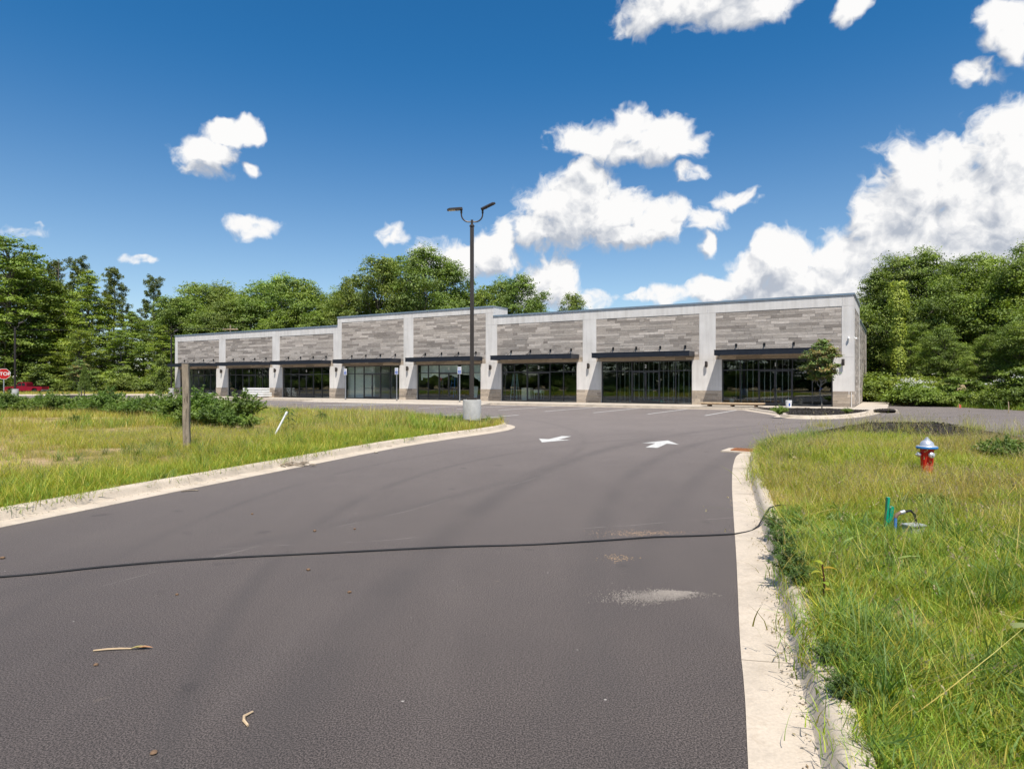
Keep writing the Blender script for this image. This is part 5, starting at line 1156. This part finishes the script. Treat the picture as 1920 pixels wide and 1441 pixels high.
# grit and leaf litter washed along the gutters
def litter(rows, i0, i1, n, label, seed):
    rs = np.random.RandomState(seed); A = np.array(rows[2]); Bq = np.array(rows[3]); k = rs.randint(0, len(A)-1, n); ok = (A[k, 1] > i0) & (A[k, 1] < i1); k = k[ok]; m_ = len(k); f_ = rs.rand(m_, 1)
    w_ = np.clip(rs.beta(3.2, 1.2, (m_, 1)), .1, 1.02); P = (A[k]*(1-f_)+A[k+1]*f_)*(1-w_)+(Bq[k]*(1-f_)+Bq[k+1]*f_)*w_; clump_ = vnoise(P, 1.4, seed); kp = rs.rand(m_) < np.clip((clump_-.35)*2.4, .02, 1); P = P[kp]; m_ = len(P)
    nr = unit(rs, m_)*.5+[0, 0, 1]; nr /= np.linalg.norm(nr, axis=1, keepdims=True); c = np.array([(.22, .15, .08), (.33, .24, .13), (.12, .08, .05), (.40, .33, .22), (.16, .17, .06)])[rs.randint(0, 5, m_)]
    tag(link('gutter_litter', leaf_mesh('gutter_litter', np.c_[P, np.full(m_, .026)], nr, rs.uniform(.006, .028, m_), c, rs, MAT['weed'], .45)), label, 'litter', None, 'stuff')
litter(rrows, 2.0, 16, 5200, 'brown grit and leaf scraps washed along the right gutter', 3); litter(lrows, 6.5, 24, 5200, 'brown grit and leaf scraps washed along the left gutter', 4)

# survey stakes at the right edge of the asphalt
x, y = g(1891, 772); tag(MB().tube([(x*0, 0, -.2), (.01, 0, .3), (-.01, 0, .62)], [.03, .028, .02], 6).build('survey_stake', MAT['lumber'], None, (x, y, 0)), 'pale wooden survey stake at the asphalt edge below the right wood', 'stake')
x, y = g(1798, 768); e = empty('flagged_stake', (x, y, 0)); tag(e, 'short stake with a red flag at the right asphalt edge', 'stake'); MB().tube([(0, 0, -.2), (0, 0, .40)], .016, 6).build('stake', MAT['lumber'], e); MB().prism([(0, .14), (.13, .10), (.15, .30), (.01, .38)], -.006, .006, Matrix.Rotation(R(90), 4, 'X')).build('flag', simple('faded_red', (.55, .10, .06), .8), e)
# ------------------------------------------------------------------ tall weeds in the left verge
def weed_proto(seed, r, h, nst, nleaf, leaf, pal, asp=.36):
    """bushy annual weed: arching stems set with narrow leaflets"""
    rs = np.random.RandomState(seed); mb = MB(); C, Nn, Sz, Co = [], [], [], []; pal = np.array(pal); mb.col = (.10, .13, .05)
    for i in range(nst):
        a = i*2.4+rs.uniform(-.4, .4); q = math.sqrt((i+.5)/nst); L_ = h*(1.05-.35*q)*rs.uniform(.75, 1.18); out = np.array([math.cos(a), math.sin(a)])*r*q; P = []
        for k in range(6):
            t = k/5; P.append(np.array([out[0]*(.25*t+.75*t*t), out[1]*(.25*t+.75*t*t), L_*(t-.12*q*t*t)-.03]))
        if i % 2 == 0: mb.tube(P, [.009*h, .008*h, .006*h, .005*h, .004*h, .002], 4, False)
        P = np.array(P); br = rs.uniform(.8, 1.2); c0 = pal[rs.randint(len(pal))]
        for k in range(nleaf):
            t = rs.uniform(.18, 1.0)**.8*5; j = min(4, int(t)); p = P[j]+(P[j+1]-P[j])*(t-j); w = .05+.16*h*(1-t/5.6); o = unit(rs, 1)[0]*[1, 1, .5]; m = 3
            for y_ in range(m):
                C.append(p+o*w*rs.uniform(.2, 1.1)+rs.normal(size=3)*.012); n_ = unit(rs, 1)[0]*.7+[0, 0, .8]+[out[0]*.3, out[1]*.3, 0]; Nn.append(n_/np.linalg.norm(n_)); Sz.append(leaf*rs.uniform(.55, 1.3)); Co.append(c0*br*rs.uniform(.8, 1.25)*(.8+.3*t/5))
    C, Nn, Sz, Co = map(np.array, (C, Nn, Sz, Co)); C[:, 2] = np.maximum(C[:, 2], .01)
    return mb.mesh('stem', MAT['weed'], True, True), leaf_mesh('foliage', C, Nn, Sz, np.clip(Co, 0, .6), rs, MAT['weed'], asp)
WEED = {'w1': weed_proto(51, .8, 1.05, 60, 34, .10, [(.130, .205, .036), (.155, .235, .042), (.105, .170, .032)]), 'w2': weed_proto(52, .9, .85, 60, 34, .10, [(.150, .225, .040), (.175, .25, .046)]), 'w3': weed_proto(53, .65, 1.2, 54, 34, .095, [(.120, .195, .036), (.140, .215, .040)]),
        'f1': weed_proto(54, .8, 1.0, 40, 36, .11, [(.085, .150, .036), (.105, .180, .040)], .22)}
wl_ = 'leafy green weed clump at the back of the left verge'
wr_ = random.Random(6)
spots = [(448, 800, .95), (415, 799, .9), (380, 796, .95), (345, 793, 1.0), (322, 788, .95), (300, 784, .75), (268, 782, .75), (238, 780, .85), (210, 778, .9), (180, 777, .9), (150, 775, .85), (118, 775, .75), (90, 775, .8), (62, 774, .8), (35, 775, .8), (8, 774, .8), (-25, 776, .9), (-70, 776, 1.0), (400, 806, .7), (355, 801, .75), (275, 776, .65), (-130, 778, 1.0),
         (432, 793, .9), (398, 790, .9), (362, 787, .95), (334, 782, .9), (286, 788, .6), (252, 786, .65), (224, 784, .7), (195, 783, .7), (165, 782, .7), (135, 781, .65), (104, 781, .65), (76, 780, .7), (48, 781, .7), (20, 780, .7), (-10, 782, .7), (460, 806, .6), (425, 808, .55), (310, 794, .55)]
for i, (px, py, s) in enumerate(spots):
    x, y = g(px+wr_.uniform(-6, 6), py, .22); shrub(['w1', 'w2', 'w3'][i % 3], x, y, s*1.25, ['bushy green weed clump', 'low spreading pale green weed clump', 'upright tall weed clump'][i % 3]+(' beside the wooden post' if 300 < px < 410 else ' right of the wooden post' if px > 300 else ' towards the stop sign')+' in the left verge', 'weed clumps in the left verge', 'weed_clump', LZ(x, y)-.02, 'weed', WEED, sz=s*wr_.uniform(.9, 1.25)*(1.12 if px < 300 else 1.0))
x, y = g(-6, 772, .2); shrub('s1', x, y, .42, 'taller yellow-green bush below the stop sign', None, 'bush', LZ(x, y)-.02, 'bush')
for px, py, s in ((602, 796, .45), (140, 800, .35), (335, 815, .3)): x, y = g(px, py, .22); shrub('w3', x, y, s, 'single dark green weed among the dry grass of the left verge', 'lone weeds in the left verge', 'weed_clump', LZ(x, y)-.02, 'weed', WEED)
for px, py, s in ((1480, 1062, .26), (1466, 1020, .24), (1500, 1085, .20), (1452, 985, .20), (1560, 1230, .16), (1580, 1290, .15)): x, y = g(px, py, .2); shrub('f1', x, y, s, 'dark feathery weed leaning over the right kerb', 'weeds over the right kerb', 'weed_clump', RZ(x, y)-.01, 'weed', WEED, sz=s*1.1)
for px, py, s in ((1880, 862, .5), (1850, 858, .4), (1905, 868, .45)): x, y = g(px, py, .25); shrub('w1', x, y, s, 'green weed clump behind the hydrant at the kerb', 'weeds behind the hydrant', 'weed_clump', .2, 'weed', WEED)
for px, py, s, l in ((1462, 776, .55, 'green weed tuft at the tip of the tree island'), (1588, 773, .35, 'small weed tuft in the mulch right of the young tree')): x, y = g(px, py, .2); shrub('w2', x, y, s, l, None, 'weed_clump', .16, 'weed', WEED)

# ------------------------------------------------------------------ grass
PROTO = []
def tuft(seed, n, h, w, spread, lean, pal, curl=.5, seeds=0, rad=.12):
    """one tuft of blades, as a hidden-from-scene prototype mesh object for the scatter"""
    rs = np.random.RandomState(seed); pal = np.array(pal); V, Q, Cc = [], [], []
    for i in range(n):
        a = rs.uniform(0, 6.283); b = np.array([rs.normal()*rad, rs.normal()*rad, -.015]); L_ = h*rs.uniform(.55, 1.2); d = np.array([math.cos(a), math.sin(a)])*lean*rs.uniform(.2, 1.3); sd = np.array([-math.sin(a+rs.normal()*.6), math.cos(a+rs.normal()*.6), 0])*w*rs.uniform(.7, 1.3)
        col = pal[rs.randint(len(pal))]*rs.uniform(.75, 1.25); k = len(V); segs = 3
        for s in range(segs+1):
            t = s/segs; hh = L_*(t-curl*.35*t*t*lean); xy = d*L_*(t**1.6); ww = sd*(1-t)**.6 if s < segs else sd*.08
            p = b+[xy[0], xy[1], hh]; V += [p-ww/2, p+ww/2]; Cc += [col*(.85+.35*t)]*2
        for s in range(segs): q = k+s*2; Q.append((q, q+1, q+3, q+2))
        if seeds and rs.rand() < seeds:
            tip = np.array(V[-1]); sc = np.array((.40, .33, .19))*rs.uniform(.8, 1.2)
            for j in range(7):
                o = rs.normal(size=3)*[.004, .004, .022]; k = len(V); t2 = rs.normal(size=3)*.0026; u2 = np.array([0, 0, .007]); c = tip+o-[0, 0, .03]; V += [c-t2, c-u2, c+t2, c+u2]; Cc += [sc]*4; Q.append((k, k+1, k+2, k+3))
    o = bpy.data.objects.new('grass_proto', np_mesh('grass_proto', V, Q, MAT['grass'], np.clip(np.array(Cc), 0, .7))); return o
def scatter(name, P, Z, protos, smin, smax, label, seed=0, tilt=.12, poly=None):
    rs = np.random.RandomState(seed); n = len(P); me = bpy.data.meshes.new(name); me.vertices.add(n); me.vertices.foreach_set('co', np.c_[P, Z].astype(np.float32).ravel())
    rot = np.c_[rs.normal(size=(n, 2))*tilt, rs.uniform(0, 6.283, n)].astype(np.float32); sc = rs.uniform(smin, smax, n).astype(np.float32) if np.isscalar(smin) else (smin+(smax-smin)*rs.rand(n)).astype(np.float32)
    a = me.attributes.new('rot', 'FLOAT_VECTOR', 'POINT'); a.data.foreach_set('vector', rot.ravel()); a = me.attributes.new('scl', 'FLOAT', 'POINT'); a.data.foreach_set('value', sc); a = me.attributes.new('idx', 'INT', 'POINT'); a.data.foreach_set('value', rs.randint(0, len(protos), n).astype(np.int32))
    o = link(name, me); me.materials.append(MAT['grass'])
    ng = bpy.data.node_groups.new('scatter_'+name, 'GeometryNodeTree'); ng.interface.new_socket('Geometry', in_out='INPUT', socket_type='NodeSocketGeometry'); ng.interface.new_socket('Geometry', in_out='OUTPUT', socket_type='NodeSocketGeometry')
    N, L = ng.nodes, ng.links; gi = N.new('NodeGroupInput'); go = N.new('NodeGroupOutput'); ip = N.new('GeometryNodeInstanceOnPoints'); g2 = N.new('GeometryNodeGeometryToInstance')
    for p in protos:
        oi = N.new('GeometryNodeObjectInfo'); oi.inputs['Object'].default_value = p; oi.inputs['As Instance'].default_value = False; L.new(oi.outputs['Geometry'], g2.inputs[0])
    L.new(gi.outputs[0], ip.inputs['Points']); L.new(g2.outputs[0], ip.inputs['Instance']); ip.inputs['Pick Instance'].default_value = True
    def attr(nm, ty):
        x = N.new('GeometryNodeInputNamedAttribute'); x.data_type = ty; x.inputs['Name'].default_value = nm; return x.outputs['Attribute']
    L.new(attr('idx', 'INT'), ip.inputs['Instance Index'])
    er = N.new('FunctionNodeEulerToRotation'); L.new(attr('rot', 'FLOAT_VECTOR'), er.inputs[0]); L.new(er.outputs[0], ip.inputs['Rotation']); L.new(attr('scl', 'FLOAT'), ip.inputs['Scale'])
    L.new(ip.outputs[0], go.inputs[0]); md = o.modifiers.new('scatter', 'NODES'); md.node_group = ng
    tag(o, label, 'grass', None, 'stuff'); return o
GL = [(0.195, 0.305, 0.025), (0.240, 0.358, 0.032), (0.137, 0.234, 0.021), (0.312, 0.390, 0.040)]
GY = [(0.468, 0.423, 0.047), (0.390, 0.384, 0.038), (0.546, 0.442, 0.079), (0.325, 0.345, 0.032)]
GD = [(0.680, 0.533, 0.179), (0.624, 0.442, 0.137), (0.680, 0.650, 0.252), (0.520, 0.429, 0.095)]
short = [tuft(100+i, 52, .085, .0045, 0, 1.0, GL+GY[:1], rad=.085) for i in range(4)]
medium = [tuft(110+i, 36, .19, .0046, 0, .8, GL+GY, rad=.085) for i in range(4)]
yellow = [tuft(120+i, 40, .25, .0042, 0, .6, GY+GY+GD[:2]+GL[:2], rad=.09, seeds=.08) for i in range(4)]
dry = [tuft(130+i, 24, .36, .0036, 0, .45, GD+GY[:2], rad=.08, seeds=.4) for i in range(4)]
stems = [tuft(140+i, 4, .52, .0036, 0, .6, GD+GY+GL, rad=.05, seeds=.6, curl=.4) for i in range(4)]
forb = [tuft(200+i, 30, .12, .020, 0, .9, [(.14, .235, .04), (.11, .195, .034), (.20, .27, .06)], rad=.07) for i in range(3)]
rusty = [tuft(210+i, 34, .30, .0040, 0, .6, [(.34, .20, .09), (.40, .27, .13), (.30, .24, .09), (.24, .25, .06)], rad=.10, seeds=.3) for i in range(3)]
clump = [tuft(150+i, 40, .24, .0065, 0, 1.05, [(.11, .19, .036), (.14, .225, .042)], rad=.03) for i in range(3)]
wide_s = [tuft(160+i, 34, .17, .014, 0, .6, GL+GY, rad=.15) for i in range(4)]
wide_y = [tuft(170+i, 34, .36, .012, 0, .5, GY+GY+GD, rad=.16) for i in range(4)]
wide_d = [tuft(180+i, 24, .50, .009, 0, .4, GD+GY, rad=.15, seeds=.5) for i in range(4)]
wide_g = [tuft(190+i, 34, .34, .013, 0, .55, GL, rad=.15) for i in range(4)]

def pts_in(poly, dens, seed, xr, yr, dmin=.02):
    rs = np.random.RandomState(seed); n = int((xr[1]-xr[0])*(yr[1]-yr[0])*dens); P = np.c_[rs.uniform(*xr, n), rs.uniform(*yr, n)]
    P = P[inside(P, poly)]; d = seg_dist(P, poly); k = d > dmin; return P[k], d[k], rs
mul = [isl_poly, mb_poly, nose_poly]
def no_mulch(P, poly): return ~inside(P, poly)
# right verge: fine near grass
keep_h = lambda P: np.hypot(P[:, 0]-hx+.12, P[:, 1]-hy+.28) > .36
P, d, rs = pts_in(right_poly, 470, 1, (.5, 7.5), (1.2, 8.0)); vis = (P[:, 0] < .86*P[:, 1]+1.2); P, d = P[vis], d[vis]
n1 = vnoise(P, .55, 11); n2 = vnoise(P, 1.5, 12); n3 = vnoise(P, 3.4, 14); Z = verge_z(P, right_poly, d); r_ = rs.rand(len(P)); q_ = rs.rand(len(P))
hgt = .40+1.05*n2+.45*n3
bare = (np.hypot((P[:, 0]-2.62), P[:, 1]-4.35) < .26) & (q_ < .85) | (n3 > .70) & (q_ < .8)
pyl = np.clip((n1-.42)*2.0+np.clip((d-1.0)/5, 0, .30), 0, .7)
ky = (r_ < pyl) & ~bare; km = ~ky & (r_ > .70) & ~bare; ks = ~ky & ~km & ~bare
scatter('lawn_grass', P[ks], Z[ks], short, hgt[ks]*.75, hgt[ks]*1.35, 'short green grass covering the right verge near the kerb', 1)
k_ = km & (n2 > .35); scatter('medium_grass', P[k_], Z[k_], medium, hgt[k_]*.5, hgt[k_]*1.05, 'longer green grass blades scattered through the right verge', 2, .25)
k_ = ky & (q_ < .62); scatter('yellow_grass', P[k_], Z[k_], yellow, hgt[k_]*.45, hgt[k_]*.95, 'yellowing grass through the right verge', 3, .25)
k_ = (q_ < .034); scatter('grass_stems', P[k_], Z[k_], stems, .5, 1.35, 'tall thin seed stems of grass in the right verge', 4, .45)
k_ = (n3 > .48) & (q_ > .84); scatter('low_weeds', P[k_], Z[k_], forb, .6, 1.3, 'small broad-leaved weeds among the right verge grass', 24, .3)
k_ = (n2 > .55) & (q_ > .30) & (q_ < .40); scatter('dark_clumps', P[k_], Z[k_], clump, .7, 1.3, 'dark green arching grass clumps in the right verge', 25, .3)
k_ = (n1 > .55) & (d > 1.5) & (q_ > .40) & (q_ < .55); scatter('rusty_grass', P[k_], Z[k_], rusty, .4, .9, 'reddish dry grass scattered in the right verge', 26, .3)
k4 = (d < .22) & (rs.rand(len(P)) < .34*(.25+1.2*n2)); scatter('kerb_grass', P[k4], Z[k4], clump+short+medium+forb, .55, 1.1, 'arching grass clumps spilling over the right kerb', 5, .5)
# right verge beyond
P, d, rs = pts_in(right_poly, 200, 2, (2.2, 14.5), (8.0, 22)); k = no_mulch(P, mb_poly) & (P[:, 0] < .9*P[:, 1]+2) & keep_h(P); P, d = P[k], d[k]; Z = verge_z(P, right_poly, d); n1 = vnoise(P, .5, 13); n2 = vnoise(P, 1.3, 15); r_ = rs.rand(len(P)); q_ = rs.rand(len(P)); hgt = .55+.9*n2
px_ = 960+F*P[:, 0]/P[:, 1]; right_ = np.clip((px_-1700)/160, 0, 1)
py_ = np.clip(.30+(n1-.45)*1.9+.25*right_, .08, .92); ky = r_ < py_*.60; kd = ~ky & (r_ < py_); kg = ~ky & ~kd
scatter('lawn_grass', P[kg], Z[kg], short+medium, hgt[kg]*.7, hgt[kg]*1.4, 'green grass covering the right verge round the hydrant', 6, .2)
k_ = ky & (q_ < .8); scatter('yellow_grass', P[k_], Z[k_], yellow, hgt[k_]*.5, hgt[k_]*1.1, 'yellow-green grass covering the right verge round the hydrant', 7, .25)
k_ = kd & (q_ < .45); scatter('dry_grass', P[k_], Z[k_], dry, hgt[k_]*.45, hgt[k_]*.95, 'dry tan grass standing in the right verge', 8, .3)
k_ = (q_ < .05+.25*right_) & (n1 > .42); scatter('rusty_grass', P[k_], Z[k_], rusty, hgt[k_]*.5, hgt[k_]*1.1, 'reddish dry grass behind and right of the hydrant', 27, .3)
edge = ((d < 1.1) & (P[:, 1] > 12.5) & (rs.rand(len(P)) < .22)); scatter('edge_grass', P[edge], Z[edge], medium+clump, .8, 1.7, 'tall grass along the far kerb of the right verge', 9, .25)
ks_ = (rs.rand(len(P)) < .03); scatter('grass_stems', P[ks_], Z[ks_], stems, .7, 1.5, 'tall seed stems standing above the right verge grass', 10, .4)
# left verge, near half
P, d, rs = pts_in(left_poly, 150, 3, (-16, 0), (3.5, 21)); k = no_mulch(P, nose_poly) & (P[:, 0] > -.86*P[:, 1]-3); P, d = P[k], d[k]; Z = verge_z(P, left_poly, d); n1 = vnoise(P, .5, 21); n2 = vnoise(P*[.5, 1.6], .45, 22); r_ = rs.rand(len(P))
strip = np.clip((d-.5)/2.2, 0, 1); py_ = np.clip(strip*(.55+(n1-.45)*1.4), 0, .92)
bare = (n2 > .47) & (d > 2.4) & (rs.rand(len(P)) < .86)
ky = (r_ < py_*.7) & ~bare; kd = (~ky) & (r_ < py_) & ~bare; kg = ~ky & ~kd & ~bare
hg = .5+.95*vnoise(P, 1.2, 23)
scatter('lawn_grass', P[kg], Z[kg], short+short+medium, hg[kg]*.8, hg[kg]*1.5, 'green grass along the left kerb', 11)
scatter('yellow_grass', P[ky], Z[ky], yellow, hg[ky]*.5, hg[ky]*1.1, 'yellow-green grass of the left verge', 12, .25)
kk = kd & (rs.rand(len(P)) < .6); scatter('dry_grass', P[kk], Z[kk], dry, .5, 1.0, 'dry tan grass standing in the left verge', 13)
k4 = (d < .25) & (rs.rand(len(P)) < .10); scatter('kerb_grass', P[k4], Z[k4], clump, .5, 1.0, 'grass clumps spilling over the left kerb', 14, .4)
kc = (d > .5) & (d < 3.5) & (rs.rand(len(P)) < .02); scatter('grass_clump', P[kc], Z[kc], clump, .9, 1.5, 'dark arching grass clumps near the left kerb', 15, .2)
# left verge, far half
P, d, rs = pts_in(left_poly, 34, 4, (-46, 0), (12, 58)); far_ = (P[:, 1] > 21) | (P[:, 0] < -16); k = far_ & no_mulch(P, nose_poly) & (P[:, 0] > -.86*P[:, 1]-4); P, d = P[k], d[k]; Z = verge_z(P, left_poly, d); n1 = vnoise(P, .35, 31); n2 = vnoise(P*[.4, 1.3], .30, 32); r_ = rs.rand(len(P))
bare = (n2 > .48) & (d > 2) & (rs.rand(len(P)) < .88); py_ = np.clip(.62+(n1-.5)*1.4, .15, .95); ky = (r_ < py_*.7) & ~bare; kd = ~ky & (r_ < py_) & ~bare; kg = ~ky & ~kd & ~bare
scatter('lawn_grass', P[kg], Z[kg], wide_s+wide_g, .7, 1.2, 'green grass of the left verge further from the kerb', 16)
scatter('yellow_grass', P[ky], Z[ky], wide_y, .5, .95, 'yellow grass of the left verge further from the kerb', 17)
kk = kd & (rs.rand(len(P)) < .7); scatter('dry_grass', P[kk], Z[kk], wide_d, .6, 1.0, 'dry tall grass towards the parking lot', 18)
def band(px0, px1, py0, py1, n, protos, smin, smax, label, name, seed, polyz):
    rs = np.random.RandomState(seed); P = np.array([g(rs.uniform(px0, px1), rs.uniform(py0, py1), .22) for _ in range(n)]); ok = inside(P, polyz) & no_mulch(P, nose_poly); P = P[ok]; scatter(name, P, verge_z(P, polyz), protos, smin, smax, label, seed, .18)
band(630, 690, 792, 806, 60, wide_d+dry, .8, 1.5, 'tuft of tall straw-coloured grass by the parking lot edge', 'straw_grass', 61, left_poly)
band(700, 760, 792, 804, 50, wide_d+dry, .7, 1.3, 'second tuft of tall straw-coloured grass nearer the lamp post', 'straw_grass', 62, left_poly)
band(480, 860, 792, 826, 260, stems, .9, 1.6, 'tall seed stems of grass along the left verge', 'grass_stems', 63, left_poly)
P, d, rs = pts_in(nose_poly, 9, 5, (-5, 0), (23, 30)); scatter('lawn_grass', P, np.full(len(P), .24), medium+clump, .7, 1.3, 'grass tufts in the mulch round the lamp base', 19)
P, d, rs = pts_in(mb_poly, 8, 6, (8, 15), (15, 22)); scatter('mulch_weeds', P, np.full(len(P), .46), medium+dry, .7, 1.3, 'grass tufts in the mulch bed behind the hydrant', 20)
# far strips
fp = [(-125, 76.8), (-46, 92.4), (-40, 94.3), (-44, 100.6), (-190, 90)]; P, d, rs = pts_in(fp, 5, 7, (-110, -40), (76, 101)); scatter('roadside_grass', P, np.full(len(P), -.03), wide_s+wide_y, 1.0, 1.8, 'rough grass strip between the parking lot and the street', 21)
P, d, rs = pts_in([(31.8, 36), (31.0, 57), (34, 68), (42, 66), (44, 34)], 8, 8, (30, 45), (33, 69)); scatter('roadside_grass', P, np.full(len(P), -.03), wide_g+wide_s, .8, 1.8, 'rough grass under the shrubs at the right wood edge', 22)
sheet('mulch_strip', [(-46, 92.2), (-120, 77.4), (-190, 89), (-44, 100.8)], -.015, MAT['soil'])
# bark chips over the mulch beds
def chips(poly, z0, zh, dens, label, seed):
    Q = np.array(poly); rs = np.random.RandomState(seed); P, d, rs = pts_in(poly, dens, seed, (Q[:, 0].min(), Q[:, 0].max()), (Q[:, 1].min(), Q[:, 1].max()), .08); n = len(P); t = np.clip(d/1.2, 0, 1); z = z0+t*zh+t*(vnoise(P, 3.0, 2)-.5)*.07+.012
    nr = unit(rs, n)+[0, 0, 1.2]; nr /= np.linalg.norm(nr, axis=1, keepdims=True); c = np.array([(.030, .022, .019), (.055, .040, .033), (.018, .013, .011)])[rs.randint(0, 3, n)]
    tag(link('mulch_chips', leaf_mesh('mulch_chips', np.c_[P, z], nr, rs.uniform(.04, .10, n), c, rs, MAT['weed'], .4)), label, 'mulch', None, 'stuff')
chips(isl_poly, .145, .09, 160, 'dark bark chips in the tree island', 1); chips(mb_poly, .26, .32, 260, 'dark bark chips behind the hydrant', 2); chips(nose_poly, .20, .08, 220, 'dark bark chips round the lamp base', 3)
